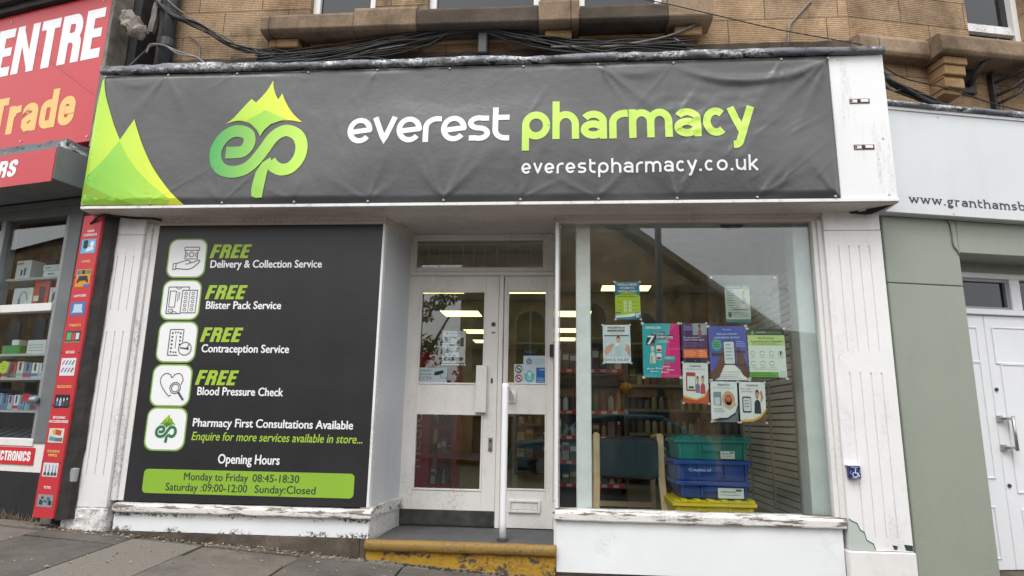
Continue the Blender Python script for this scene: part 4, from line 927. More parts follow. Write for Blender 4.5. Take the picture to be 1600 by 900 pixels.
# dome camera discs
for x, y, lab in ((.42, .40, 'round pale fitting on the ceiling at the top left of the shop window'), (1.32, .40, 'round dark fitting on the ceiling at the top right of the shop window')):
    o = MB().lathe((x, -y, 2.510), [(.05, 0), (.085, .012), (.09, .034)]).build('ceiling_fitting', 'shelf_metal' if x < 1 else 'dark_plastic', None, smooth=False); tag(o, lab, 'ceiling fitting')
# post, pier, slatted side wall
o = MB().box(.090, .196, -.16, -.07, .188, 2.54).build('window_post', 'post_white', None, bev=.006); tag(o, 'white upright post standing inside the shop window beside the door', 'post')
o = MB().box(1.665, 1.810, -.26, -.09, .188, 2.54).build('window_pier', 'pier_pale', None, bev=.006); tag(o, 'pale greenish pier standing inside the right end of the shop window', 'pier')
sl = root('slatted_wall', (1.78, 1.2, .2), 'grey slatted display wall along the right side inside the window', 'display panel')
mb = MB(); z = .26
while z < 2.2:
    mb.box(1.788, 1.806, -2.15, -.29, z, z+.043); z += .056
mb.build('slats', 'slat_grey', sl); MB().box(1.806, 1.811, -2.15, -.29, .25, 2.21).build('backing', 'ink', sl)
mb = MB()
for y in (.62, 1.25, 1.9): mb.box(1.774, 1.7875, -y-.012, -y+.012, .3, 1.72 if y < 1 else 1.35)
mb.build('shelf_upright', 'shelf_metal', sl)
mb = MB(); mb.tube(spline([(1.785, -.42, 1.98), (1.72, -.42, 2.02), (1.64, -.46, 2.03), (1.60, -.46, 1.98)], 5), .012, 8); o = mb.build('hook', 'dark_plastic', None, smooth=True); tag(o, 'curved black hook on the slatted wall near the window corner', 'hook')
# the waiting chair
ch = root('armchair', (.53, .85, .19), 'waiting chair with pale bent wood arms and dark upholstery, its back to the window', 'chair')
Y = -.72
for u in (.262, .765):
    fl = .028 if u > .5 else -.012; vs = []
    for z, dx, do in ((.19, fl, .05), (.40, fl*.45, .03), (.58, .0, .012), (.80, 0, .004), (.905, 0, -.012)): vs += [(u-.026+dx, Y+do, z), (u+.026+dx, Y+do, z), (u+.026+dx, Y+do-.032, z), (u-.026+dx, Y+do-.032, z)]
    MB().add(vs, [(i*4+k, i*4+(k+1) % 4, (i+1)*4+(k+1) % 4, (i+1)*4+k) for i in range(4) for k in range(4)]+[(0, 1, 2, 3), (16, 17, 18, 19)]).build('leg', 'wood_pale', ch, bev=.004)
    mb = MB(); mb.tube(spline([(u, Y-.03, .885), (u, Y-.06, .895), (u, Y-.30, .88), (u, Y-.52, .86), (u, Y-.55, .80), (u, Y-.53, .5), (u, Y-.50, .19)], 4), .022, 8); mb.build('arm', 'wood_pale', ch, smooth=True)
def cushion(u0, u1, o0, o1, z0, z1, name, mat):
    o = MB().box(u0, u1, o0, o1, z0, z1).build(name, mat, ch, bev=.03); return o
mb = MB(); P = []
for i in range(15):
    t = i/14; x = .29+.45*t; P.append((x, Y+.02-.03*sin(pi*t), .865+.025*sin(pi*t)))
vs = []
for (x, o, zt) in P: vs += [(x, o, .58), (x, o, zt-.04), (x, o-.03, zt), (x, o-.07, zt-.03), (x, o-.08, .58)]
fs = [(i*5+k, i*5+(k+1) % 5, (i+1)*5+(k+1) % 5, (i+1)*5+k) for i in range(14) for k in range(5)]+[(0, 1, 2, 3, 4), tuple(70+k for k in range(5))]
mb.add(vs, fs); mb.build('backrest', 'upholstery', ch, smooth=False)
cushion(.292, .738, Y-.50, Y-.06, .55, .63, 'seat', 'upholstery')
MB().box(.288, .742, Y-.47, Y-.44, .30, .34).build('stretcher', 'wood_pale', ch)
# stacked crates
def crate(z0, h, m, label, u0=.80, u1=1.335, o0=-.72, o1=-.32, sticker=None, lid=False, txt=None):
    t = root('crate', ((u0+u1)/2, -(o0+o1)/2, z0), label, 'crate', 'crates stacked in the shop window')
    mb = MB(); i = .022
    vs = [(u0+i, o1-i, z0), (u1-i, o1-i, z0), (u1-i, o0+i, z0), (u0+i, o0+i, z0), (u0, o1, z0+h), (u1, o1, z0+h), (u1, o0, z0+h), (u0, o0, z0+h)]
    mb.add(vs, [(3, 2, 1, 0), (0, 1, 5, 4), (1, 2, 6, 5), (2, 3, 7, 6), (3, 0, 4, 7), (4, 5, 6, 7)]); mb.build('tub', m, t, bev=.006)
    frame2 = MB(); frame2.box(u0-.012, u1+.012, o1-.006, o1+.014, z0+h-.028, z0+h-.002); frame2.box(u0-.012, u1+.012, o0-.014, o0+.006, z0+h-.028, z0+h-.002); frame2.box(u0-.014, u0+.004, o0+.006, o1-.006, z0+h-.028, z0+h-.002); frame2.box(u1-.004, u1+.014, o0+.006, o1-.006, z0+h-.028, z0+h-.002)
    frame2.build('rim', m, t, bev=.003)
    mb = MB()
    for u in (u0+.03, u0+.17, u1-.17, u1-.03): mb.box(u-.006, u+.006, o1-.02, o1+.004, z0+.012, z0+h-.03)
    mb.build('rib', m, t)
    mb = MB(); mb.box((u0+u1)/2-.075, (u0+u1)/2+.075, o1-.02, o1+.003, z0+h*.42, z0+h*.72); mb.build('handle', m, t, bev=.003)
    if lid:
        mb = MB(); n = 12
        for k in range(n):
            u = u0+(u1-u0)*k/n; mb.box(u+.002, u+(u1-u0)/n-.002, o0, o1+.016, z0+h, z0+h+.012+.008*(k % 2))
        mb.build('lid', m, t)
    if sticker:
        a, b, c, d_ = sticker; g = Gfx(MAIN, o1+.004, (a, b, c, d_)); g.rect(0, 1, 0, 1, 'd8dcdc', 1); g.rect(.1, .7, .6, .68, '6a6f70', 2); g.rect(.1, .85, .3, .36, '8a8f90', 2); g.rect(.7, .92, .7, .9, '4a4f50', 2); g.build('label', t)
    if txt: Gfx(MAIN, o1+.004).text(txt[0], txt[1], txt[2], txt[3], .022, 'b9c6e8', .01, 0, 1).build('lettering', t)
    return t
crate(.188, .262, 'crate_yellow', 'yellow crate at the bottom of the stack in the shop window', .785, 1.345, -.72, -.285, lid=True)
crate(.472, .118, 'crate_blue', 'lower dark blue crate with a white label, standing on the yellow crate', .82, 1.325, sticker=(1.10, 1.28, .478, .548))
crate(.592, .145, 'crate_blue', 'upper blue crate with faint lettering under the green crate', .80, 1.335, txt=('Creative of', .90, 1.06, .66), lid=False)
crate(.739, .150, 'crate_green', 'green lidded crate on top of the stack', .815, 1.33, sticker=(1.13, 1.23, .752, .805), lid=True)

# shelving and stock
INKS = ['c9c4b8', 'e2e0da', '8d2f35', '38506e', 'b58a4a', 'dcd6c0', '6b6f58', '99a7ad', 'e6e4e0', '7a4a5a', 'c5b08a', '4e6a5c']
bottle_proto = []
for k, h_ in enumerate(('e2e0da', 'b9bfae', '6e8394', 'c7a877', 'a9a49a')):
    pass
def stock(u0, u1, o, z, hmax, kind, n, group, lab):
    """a row of separate packs, each an object of its own"""
    for i in range(n):
        w = (u1-u0)/n; u = u0+w*i; ink = pm(random.choice(INKS)); h = hmax*random.uniform(.62, 1)
        if kind == 'bottle' or (kind == 'mix' and random.random() < .5):
            r = w*.36; mb = MB(); mb.lathe((u+w/2, o, z), [(r*.95, 0), (r, .005), (r, h*.66), (r*.45, h*.76), (r*.42, h*.78)], 10)
            mb.lathe((u+w/2, o, z+h*.78), [(r*.5, 0), (r*.5, h*.2), (r*.4, h*.22)], 8, 1); ob = mb.build('bottle', [ink, pm(random.choice(['e8e8e4', '2a2d33', '8c3034']))]); c = 'bottle'
        else:
            mb = MB(); mb.box(u+w*.05, u+w*.93, o-.05, o+.04, z, z+h); mb.box(u+w*.1, u+w*.88, o+.04, o+.0415, z+h*.55, z+h*.85, 1); ob = mb.build('carton', [ink, pm(random.choice(['f0eee8', '3f4650', 'c8b23a', '9c3a44']))]); c = 'carton'
        tag(ob, lab % c, c, group+' '+c+'s')
def shelving(name, label, u0, u1, o0, o1, zs, edge, back, top, group, lab, kinds, per, side=True, tags=True):
    t = root(name, ((u0+u1)/2, -(o0+o1)/2, .19), label, 'shelving')
    mb = MB(); mb.box(u0, u1, o0, o0+.02, .19, top)
    if side: mb.box(u0, u0+.02, o0+.02, o1, .19, top); mb.box(u1-.02, u1, o0+.02, o1, .19, top)
    mb.build('carcass', back, t)
    for k, z in enumerate(zs):
        s = MB().box(u0+.021, u1-.021, o0+.021, o1-.004, z-.02, z).build('shelf', 'shelf_metal', t)
        MB().box(u0+.021, u1-.021, o1-.003, o1+.006, z-.034, z+.004).build('price_strip', edge, s)
        if tags:
            g = Gfx(MAIN, o1+.0065)
            for q in range(int((u1-u0)/.11)): a = u0+.04+q*.11; g.rect(a, a+.05, z-.028, z-.002, 'e8dcd8', 1)
            g.build('price_tag', s)
        nxt = zs[k+1] if k+1 < len(zs) else top
        if kinds[k]: stock(u0+.03, u1-.03, o1-.07, z+.0005, min(.24, (nxt-z)*.72), kinds[k], per, group, lab)
    return t
shelving('shelf_unit', 'shelf unit with red price strips behind the white window post', -.12, .60, -2.2, -1.78, [.42, .63, .86, 1.10, 1.50], 'red_gloss', 'dark_shelf', 1.80, 'packs on the red-edged shelves', '%s in the rows on the red-edged shelves behind the window post', ['mix', 'box', 'mix', 'bottle', 'box'], 9)
shelving('shelf_unit', 'long back shelves crowded with bottles above the crates', .85, 2.9, -4.6, -4.2, [.5, .86, 1.17, 1.49], 'shelf_metal', 'dark_shelf', 1.9, 'packs on the long back shelves', '%s in the crowded rows on the long back shelves above the crates', ['mix', 'bottle', 'bottle', 'mix'], 21, tags=False)
shelving('shelf_unit', 'wooden shelves of packs seen through the lower side pane', -.75, .10, -5.9, -5.5, [.45, .70, .95, 1.2], 'counter_wood', 'counter_wood', 1.5, 'packs on the wooden shelves', '%s in the rows on the wooden shelves behind the side pane', ['box', 'box', 'bottle', 'mix'], 6, tags=False)
o = root('counter', (-.9, 7.2, .19), 'long wooden shop counter at the back seen through the door', 'counter')
MB().box(-2.2, 1.0, -7.6, -7.0, .19, 1.05).build('body', 'counter_wood', o); MB().box(-2.25, 1.05, -7.65, -6.95, 1.051, 1.09).build('top', 'interior_wall', o)
# red stand behind the door
ms = root('medical_stand', (-1.23, 1.6, .19), 'tall red display stand lettered medical behind the lower door pane', 'display stand')
MB().box(-1.50, -1.262, -1.75, -1.55, .19, 1.62).build('side_panel', 'red_gloss', ms)
Gt = Gfx(MAIN, -1.549)
V, Fs = text2d('medical'); ch_, cb_ = cap_h(); xa = min(v[0] for v in V); xb = max(v[0] for v in V); k = .62/(xb-xa)
Gt.put([(-1.335-(y-cb_)*k*.95, .55+(x-xa)*k) for x, y in V], Fs, 'd8d8d8', 1); Gt.build('lettering', ms)
gg = Gfx(MAIN, -1.549); gg.line([(-1.45, 1.42), (-1.38, 1.46), (-1.31, 1.42), (-1.31, 1.32), (-1.38, 1.28), (-1.45, 1.32), (-1.45, 1.42)], .012, 'b88c90', 1); gg.build('emblem', ms)
MB().box(-1.261, -1.03, -1.98, -1.95, .19, 1.62).build('back_panel', 'red_gloss', ms); MB().box(-1.045, -1.03, -1.949, -1.55, .19, 1.62).build('end_panel', 'red_gloss', ms)
for z in (.40, .66, .92, 1.2): 
    MB().box(-1.26, -1.046, -1.949, -1.55, z-.02, z).build('shelf', 'red_gloss', ms)
    if z < 1.2: stock(-1.25, -1.06, -1.66, z+.0005, .15, 'mix', 4, 'packs on the red medical stand', '%s on the shelves of the red medical stand')

# ------------------------------------------------------------------ notices stuck to the glass
RN = random.Random(4)
def notice(name, label, u0, u1, z0, z1, fn, out=-.0445, cat='poster', grp=None):
    g = Gfx(MAIN, out, (u0, u1, z0, z1), step=.0004); fn(g)
    if cat == 'poster':   # clear tape over the corners
        for x, y in ((.0, 1), (1, 1), (0, 0), (1, 0)): g.rect(x-.04, x+.04, y-.022, y+.022, 'c9d0ce', 9)
    
    g.box = (u0, u1, z0, z1); o = g.build(name, None, label, cat, grp, back=.0012)
    o.rotation_euler = (0, radians(RN.uniform(-.9, .9)), 0); return o
def T(g, s, a, b, y, h, m, bold=.0, sh=0, l=3): g.text(s, a, b, y, h, m, bold, sh, l)
def lines(g, a, b, y0, y1, n, m, l=3, w=.35):
    for i in range(n):
        y = y1-(y1-y0)*i/max(1, n-1); e = b-(b-a)*(.0 if i % 3 else .18); d = (y1-y0)/max(1, n-1)*w if n > 1 else .01; g.rect(a, e, y, y+d, m, l)
def person(g, cx, cy, h, skin, cloth, l=3, hair=None):
    g.poly([(cx-.20*h, cy), (cx+.20*h, cy), (cx+.17*h, cy+.42*h), (cx+.06*h, cy+.52*h), (cx-.06*h, cy+.52*h), (cx-.17*h, cy+.42*h)], cloth, l)
    g.ell(cx, cy+.70*h, .105*h, .17*h, skin, l+1); 
    if hair: g.poly([(cx-.115*h, cy+.72*h)]+[(cx+.12*h*cos(radians(a)), cy+.72*h+.19*h*sin(radians(a))) for a in range(170, -10, -20)]+[(cx+.115*h, cy+.72*h), (cx+.07*h, cy+.80*h), (cx-.07*h, cy+.80*h)], hair, l+2)
def f_well(g):
    g.rect(0, 1, 0, 1, 'a9c41c', 1); g.poly([(0, .62), (.25, .70), (.5, .73), (.75, .70), (1, .62), (1, 1), (0, 1)], '1f6f8c', 2)
    T(g, 'WELLNESS', .1, .88, .90, .055, 'eef2f2', .02); T(g, 'STARTS', .2, .78, .81, .055, 'eef2f2', .02); T(g, 'WITH YOU', .12, .86, .72, .055, 'eef2f2', .02)
    lines(g, .1, .9, .60, .66, 2, '5f7a1a')
    for r in range(3):
        for c in (.40, .60): g.ell(c, .25+.10*r, .06, .042, 'e9efe0', 3, 14); g.ell(c, .25+.10*r, .03, .02, '7f9a30', 4, 8)
        g.rect(.1, .30, .25+.1*r, .262+.1*r, '5f7a1a', 3); g.rect(.69, .92, .25+.1*r, .262+.1*r, '5f7a1a', 3)
    g.poly([(0, 0), (1, 0), (1, .17), (.6, .13), (0, .08)], '2b7f98', 2); g.poly([(0, .09), (.6, .14), (1, .19), (1, .12), (.6, .07), (0, .05)], 'e9efef', 3)
    g.rect(0, .24, .16, .20, '1f6f8c', 3); g.rr(.79, .95, .02, .20, .03, '23303a', 5, .03); g.rect(.81, .93, .045, .175, 'c6d0d4', 6)
notice('notice', 'green and blue poster reading WELLNESS STARTS WITH YOU', .372, .552, 1.722, 1.998, f_well)
def f_nose(g):
    g.rect(0, 1, 0, 1, 'dfe6ea', 1); T(g, 'NeilMed', .18, .80, .90, .06, '20242c', .03); g.rect(.17, .80, .82, .875, '2b3138', 2); T(g, 'Sinus Rinse', .22, .75, .832, .03, 'dfe6ea', .01, 0, 4)
    g.rect(.25, .75, .775, .785, '7a8288', 3); g.rect(.05, .95, .70, .735, '45505a', 2); g.rect(.05, .95, .16, .70, 'c8d6dc', 2)
    person(g, .56, .16, .62, 'd7a98c', 'b9cdd4', 3, '4a3328'); g.poly([(.02, .30), (.10, .42), (.35, .52), (.40, .46), (.25, .30), (.12, .20)], 'd2a184', 5); g.poly([(.42, .42), (.60, .48), (.62, .52), (.46, .52)], 'eef0f0', 7)
    g.poly([(.98, .16), (.98, .42), (.86, .50), (.78, .35)], 'c79f85', 5); T(g, 'SINUS RELIEF', .05, .93, .055, .07, '55626c', .01)
notice('notice', 'white nasal rinse poster with a person bending their head', .283, .477, 1.408, 1.682, f_nose)
def f_seven(g):
    g.rect(0, 1, 0, 1, '2aa9ae', 1); g.poly([(.46, 0), (1, 0), (1, 1), (.78, 1)], 'd81b78', 2); T(g, 'GAVISCON', .08, .50, .90, .045, 'eef2f2', .03, .1)
    g.poly([(.24, .78), (.60, .80), (.60, .85), (.26, .83)], '232a3c', 3); T(g, 'RELIEVES', .28, .57, .795, .035, 'eef2f2', .01, .1, 4)
    g.poly([(.07, .60), (.31, .60), (.37, .79), (.14, .77)], '232a3c', 3); T(g, '7', .13, .32, .61, .16, 'f4f4f4', .03, .1, 5); g.poly([(.34, .70), (.84, .72), (.84, .79), (.36, .77)], '3a2c50', 3); T(g, 'SYMPTOMS', .37, .82, .715, .05, 'f4f4f4', .02, .1, 5)
    T(g, 'OF HEARTBURN', .40, .68, .67, .02, 'f4f4f4', 0, 0, 5); T(g, '& INDIGESTION', .40, .74, .64, .02, 'f4f4f4', 0, 0, 5)
    person(g, .26, .26, .40, 'e8cbb4', 'd7dcc8', 3, '8a6a48'); g.rect(.21, .25, .24, .40, '9aa890', 4)
    for y in (.48, .33): g.rr(.36, .50, y-.01, y+.11, .02, 'e6ecec', 3, .02); g.rect(.37, .49, y+.0, y+.045, 'b5174d', 4)
    g.rect(.56, .86, .27, .39, '3bb3ba', 4); g.rect(.56, .86, .27, .33, '567f86', 5); T(g, 'FAST', .62, .80, .345, .025, 'f0f0f0', .01, 0, 6)
    for i, (x, y) in enumerate(((.12, .16), (.36, .17), (.55, .20), (.22, .11), (.66, .14), (.50, .10))): g.ell(x, y, .022, .016, 'f2e8ee', 5, 10); g.rect(x+.03, x+.17, y-.008, y+.006, 'e6d2de', 5)
notice('notice', 'turquoise and pink poster about 7 heartburn symptoms', .563, .821, 1.310, 1.694, f_seven)
def f_purple(g):
    g.rect(0, 1, 0, 1, '44295c', 1); g.rect(.45, 1, .70, 1, '9aa0a8', 2); person(g, .72, .66, .36, '5b3a2a', '8b4a63', 3, '1d1614'); g.rect(.08, .45, .80, .95, '5a3a78', 3); lines(g, .12, .42, .83, .92, 3, '9a86b4', 4)
    T(g, 'Do you want to', .08, .70, .62, .04, 'eee8f4', .01); T(g, 'make a fresh start?', .08, .88, .56, .04, 'eee8f4', .01); lines(g, .08, .72, .40, .50, 4, 'a05a9a'); g.rect(.05, .97, .12, .33, 'f0702a', 3); lines(g, .1, .55, .16, .28, 4, 'f7b48c', 4); lines(g, .62, .92, .16, .28, 3, 'f7b48c', 4); g.rect(0, 1, 0, .10, '232038', 2)
    for x in (.05, .5, .95): g.ell(x, .04, .02, .015, '9a94a8', 4, 8)
notice('notice', 'dark purple poster with a man\'s portrait and an orange box', .836, 1.015, 1.418, 1.696, f_purple)
def f_phone(g):
    g.rect(0, 1, 0, 1, '4759b0', 1); T(g, 'Pharmacy', .38, .60, .925, .025, 'e6e9f8', .0); T(g, 'Have you tried our', .22, .76, .84, .035, 'e6e9f8', .01); T(g, 'prescription service?', .16, .82, .775, .035, 'e6e9f8', .01); lines(g, .72, .95, .62, .70, 3, 'a6b0e2')
    g.ell(.20, .65, .13, .105, '3fae86', 2); lines(g, .12, .28, .61, .69, 3, '1e6a50'); g.poly([(.0, .0), (1, 0), (1, .03), (.62, .29), (.40, .29)], 'e9ece8', 2)
    g.poly([(0, 0), (0, .12), (.20, .30), (.30, .55), (.38, .58), (.40, .30), (.22, .05), (.1, 0)], '6b4634', 4); g.poly([(1, .0), (1, .12), (.94, .35), (.84, .55), (.74, .60), (.70, .30), (.84, .10)], '5e3d2e', 4)
    g.rr(.36, .68, .28, .73, .04, '1c2030', 6, .03); g.rr(.385, .655, .30, .71, .03, 'd9dee0', 7, .02); lines(g, .42, .60, .38, .64, 5, '9ab0a8', 8); g.rect(.06, .38, .44, .50, '2a2f42', 5); g.rect(.67, .95, .50, .54, '2a2f42', 5); g.rect(.68, .95, .26, .30, '2a2f42', 5)
    T(g, 'Order a repeat prescription', .22, .78, .14, .022, '4a4f5c', 0); T(g, 'quickly in the app today', .25, .75, .09, .022, '6a6f7c', 0); lines(g, .2, .8, .03, .06, 2, '9a9fac')
notice('notice', 'blue poster of two hands holding a mobile phone', 1.027, 1.288, 1.298, 1.677, f_phone)
def f_ev(g):
    g.rect(0, 1, 0, 1, 'dfe8dc', 1); g.rect(0, 1, .87, 1, '3c4544', 2); g.poly([(.08, .90), (.14, .975), (.20, .90), (.15, .885), (.14, .875)], '58b05a', 3); T(g, 'everest', .24, .50, .915, .035, 'e8eee8', .01); T(g, 'pharmacy', .54, .90, .915, .035, '8cc27a', .0); g.rect(.54, .92, .893, .897, '8cc27a', 3)
    g.rect(0, 1, .66, .868, 'c3dc8e', 2); T(g, 'No Doctors', .28, .72, .79, .042, '36502c', .02); T(g, 'Appointment Needed', .07, .94, .725, .042, '36502c', .02); lines(g, .1, .9, .675, .70, 2, '7f9a58')
    for r in range(2):
        for c in range(4 if r == 0 else 3): x = .12+.25*c; y = .50-.20*r; g.line(arc(x, y, .06, .045, 0, 330, 12), .012, '8a9490', 3); g.rect(x-.08, x+.08, y-.085, y-.075, '9aa49e', 3)
    g.ell(.87, .51, .025, .04, '2c3230', 4, 10); g.rect(0, .78, .03, .13, '5fae3e', 2); lines(g, .05, .7, .06, .10, 2, '3c7a2a'); g.rect(0, 1, 0, .03, '2f3836', 2); lines(g, .1, .9, .17, .18, 1, 'a0aaa4'); g.rect(.80, .98, .02, .15, 'c9cfcc', 3)
notice('notice', 'pale green poster headed No Doctors Appointment Needed', 1.293, 1.545, 1.312, 1.660, f_ev)
def health(kind):
    def f(g):
        g.rect(0, 1, 0, 1, 'e4e7e6', 1); T(g, 'HealthAid', .28, .72, .895, .05, '2a2e30', .02)
        if kind == 0:
            T(g, 'Helps fatigue and tiredness', .1, .9, .83, .03, '5a5e60'); g.rr(.12, .50, .30, .76, .04, 'b53a30', 2, .03); g.rect(.17, .48, .34, .66, 'dfe6e2', 3); g.rect(.22, .42, .36, .42, '3d6a3a', 4)
            person(g, .58, .26, .46, 'c79a80', '8a7a9a', 3, '3a2a20'); person(g, .78, .24, .50, 'd0a088', 'c03a48', 5, '5a3a28'); g.poly([(0, 0), (1, 0), (1, .35), (.85, .16), (.5, .07), (0, .14)], 'c04a28', 7); g.poly([(0, .14), (.5, .07), (.85, .16), (1, .35), (1, .39), (.83, .20), (.5, .11), (0, .19)], 'd8a63c', 8)
        elif kind == 1:
            T(g, 'Skin care and healthy hair', .1, .9, .83, .03, '5a5e60'); g.rr(.10, .40, .40, .74, .03, '7f8f94', 2, .03); g.rect(.14, .34, .42, .60, 'c9d2d4', 3); g.ell(.66, .56, .24, .20, 'c9a06a', 3); g.ell(.66, .54, .14, .13, '8a4030', 4); g.ell(.66, .58, .10, .06, 'd06a5a', 5); g.poly([(.42, .40), (.70, .30), (.95, .42), (.90, .5), (.5, .48)], 'd8b296', 4)
            g.poly([(.1, 0), (1, 0), (1, .40), (.9, .20), (.6, .09)], '6f7478', 5); g.poly([(0, .04), (.3, .10), (.6, .11), (.9, .24), (1, .44), (1, .38), (.9, .19), (.6, .06), (.2, .02)], '1f2224', 6); lines(g, .1, .5, .24, .32, 3, '8a8e90')
        else:
            T(g, 'For men', .08, .44, .81, .04, '2a2e30', .01); T(g, 'and women', .08, .50, .745, .04, '2a2e30', .01); g.rr(.10, .44, .24, .64, .05, '2c2420', 2, .04); g.rr(.14, .42, .28, .60, .03, 'd6dadb', 3, .03); lines(g, .18, .36, .38, .52, 3, '8a8e90', 4)
            person(g, .68, .22, .66, 'c08c70', '22252a', 3, '1c1614'); g.poly([(.80, .48), (.92, .62), (.86, .80), (.76, .74), (.82, .66)], 'c08c70', 6); g.poly([(0, 0), (1, 0), (1, .34), (.8, .18), (.5, .08), (0, .06)], '5a4028', 6); g.poly([(0, .06), (.5, .09), (.8, .19), (1, .36), (1, .30), (.8, .13), (.5, .03), (0, .0)], 'dfa83a', 7)
    return f
notice('notice', 'white supplement poster with two people and an orange swoosh', .832, 1.006, 1.134, 1.416, health(0), -.0465)
notice('notice', 'white supplement poster with a red-haired face and black swoosh', 1.018, 1.199, 1.011, 1.288, health(1))
notice('notice', 'white supplement poster with a man in a black shirt and gold swoosh', 1.213, 1.388, 1.010, 1.286, health(2))
def f_leaf(g):
    g.rect(0, 1, 0, 1, 'dfe4d2', 1); g.rect(0, 1, .90, 1, '3a8f9c', 2); T(g, 'Looking after you', .06, .6, .93, .04, 'd8ecec'); g.rect(0, 1, 0, .085, '3a8f9c', 2); g.ell(.83, .92, .09, .06, 'c9d83a', 4, 12)
    lines(g, .07, .42, .45, .84, 7, '7a9a9c'); person(g, .76, .45, .45, 'd8ae98', 'c9b4b0', 3, 'b08a60'); g.rect(.62, .96, .36, .50, 'e9ebe6', 6); lines(g, .08, .55, .20, .38, 4, 'a2b0ac'); g.rect(.28, .9, .33, .36, '8f9c9a', 3); g.rect(.1, .22, .14, .27, '5a6a6a', 3); lines(g, .3, .92, .14, .24, 3, 'a2b0ac')
notice('leaflet', 'small pale leaflet with a smiling face in the clear holder', 1.156, 1.328, 1.707, 1.975, f_leaf, -.058, 'leaflet')
ho = root('leaflet_holder', (1.28, .055, 1.63), 'large clear acrylic sheet hung behind the window glass, holding one leaflet', 'holder')
MB().box(1.034, 1.530, -.0545, -.0525, 1.634, 2.050).build('sheet', 'acrylic', ho)
for u in (1.06, 1.505): MB().tube([(u, -.0523, 2.03), (u, -.045, 2.03)], .009, 10).build('suction_cup', 'post_white', ho)
# notices on the door panes (stuck inside)
DN = D-.033
def f_med(g):
    g.rect(0, 1, 0, 1, 'dfe4e6', 1); g.poly([(.12, .90), (.17, .96), (.22, .90)], '3f5a78', 2); lines(g, .27, .85, .91, .94, 2, '8a98a4'); T(g, 'Struggling', .08, .56, .79, .045, '262c34', .02); T(g, 'to get', .08, .36, .72, .045, '262c34', .02); T(g, 'meds?', .08, .38, .65, .045, '262c34', .02); g.rect(.08, .48, .575, .595, '7a848c', 3)
    g.rect(.62, .92, .56, .78, 'aab0a8', 2); g.rect(.78, .92, .54, .80, '4a4844', 3); g.rect(.66, .74, .62, .72, '6a6860', 3)
    for x in (.30, .68): g.line(arc(x, .45, .07, .052, 0, 330, 14), .022, '6f7a80', 3); g.rect(x-.1, x+.1, .36, .375, 'a0a8ae', 3)
    g.rr(.10, .92, .13, .23, .03, '2c2f2e', 2, .03); g.ell(.20, .18, .045, .03, 'e8e0a0', 3, 10); T(g, 'Come in and ask us', .32, .82, .165, .03, 'cfd2c8'); g.rect(.03, .97, .03, .065, '3a4048', 2)
notice('notice', 'white notice asking Struggling to get meds on the door pane', -.995, -.803, 1.430, 1.712, f_med, DN)
def f_cctv(g):
    g.rect(0, 1, 0, 1, 'b4c4ca', 1); T(g, 'WARNING', .06, .46, .76, .10, '2a3034', .01); T(g, '24 HOUR', .06, .46, .52, .11, '2a3034', .01); T(g, 'CCTV', .05, .48, .20, .22, '2a3034', .0)
    g.poly([(.54, .55), (.58, .74), (.86, .84), (.88, .66), (.70, .52), (.60, .50)], '15181a', 2); g.line([(.76, .52), (.80, .36), (.98, .33)], .018, '2a3034', 3); g.line([(.98, .42), (.98, .26)], .02, '2a3034', 3)
notice('warning_sign', 'pale blue CCTV warning sticker at the bottom of the door pane', -1.184, -.944, 1.280, 1.408, f_cctv, D-.0225, 'sticker')
def f_no(g):
    g.rect(0, 1, 0, 1, 'c4cccf', 1); g.line(arc(.5, .76, .36, .17, 0, 360, 24), .07, '3c444a', 3); g.line([(.25, .88), (.75, .64)], .06, '3c444a', 4); g.rect(.3, .7, .73, .79, '5a6268', 2); g.line(arc(.5, .28, .36, .17, 0, 360, 24), .07, '9a2c48', 3); g.line([(.25, .40), (.75, .16)], .06, '9a2c48', 4); g.rect(.3, .7, .25, .31, '3c444a', 2); g.rect(.25, .75, .52, .54, '8a9298', 3)
notice('notice', 'narrow white sticker with two prohibition rings on the side pane', -.398, -.322, 1.285, 1.442, f_no, D-.0225, 'sticker')
def f_ph(g):
    g.rect(0, 1, 0, 1, 'bccdd4', 1)
    for k in range(5): a = radians(90+72*k); g.ell(.25+.09*cos(a), .80+.075*sin(a), .06, .05, '4a6a8c', 2, 10); g.ell(.25+.09*cos(a), .80+.075*sin(a), .025, .02, 'bccdd4', 3, 8)
    T(g, 'Community', .45, .92, .84, .045, '7a9cb4'); T(g, 'Pharmacy', .45, .98, .76, .05, '7a9cb4'); T(g, 'Scotland', .45, .80, .69, .04, '7a9cb4')
    g.rect(.56, 1, .02, .58, '155fa4', 2); T(g, 'NHS', .72, .94, .48, .05, 'e8f0f8', .01); lines(g, .60, .92, .08, .20, 3, '9cc4e8'); g.line(arc(.26, .30, .17, .20, -200, 20, 16), .09, '4ab4b8', 3); g.line(arc(.26, .34, .10, .12, 0, 360, 16), .05, '5cc0c4', 3); g.line([(.22, .36), (.32, .36)], .04, 'e8f4f4', 4); g.line([(.27, .31), (.27, .41)], .04, 'e8f4f4', 5)
notice('notice', 'pale blue community pharmacy sticker with a dark blue corner on the side pane', -.322, -.138, 1.285, 1.512, f_ph, D-.0235, 'sticker')
def f_top(g): g.rect(0, 1, 0, 1, '1c2a34', 1); T(g, 'Pharmacist', .1, .7, .4, .3, '6c9cb0', .01)
notice('notice', 'small dark blue sign above the community pharmacy sticker', -.322, -.215, 1.515, 1.570, f_top, D-.040, 'sticker')
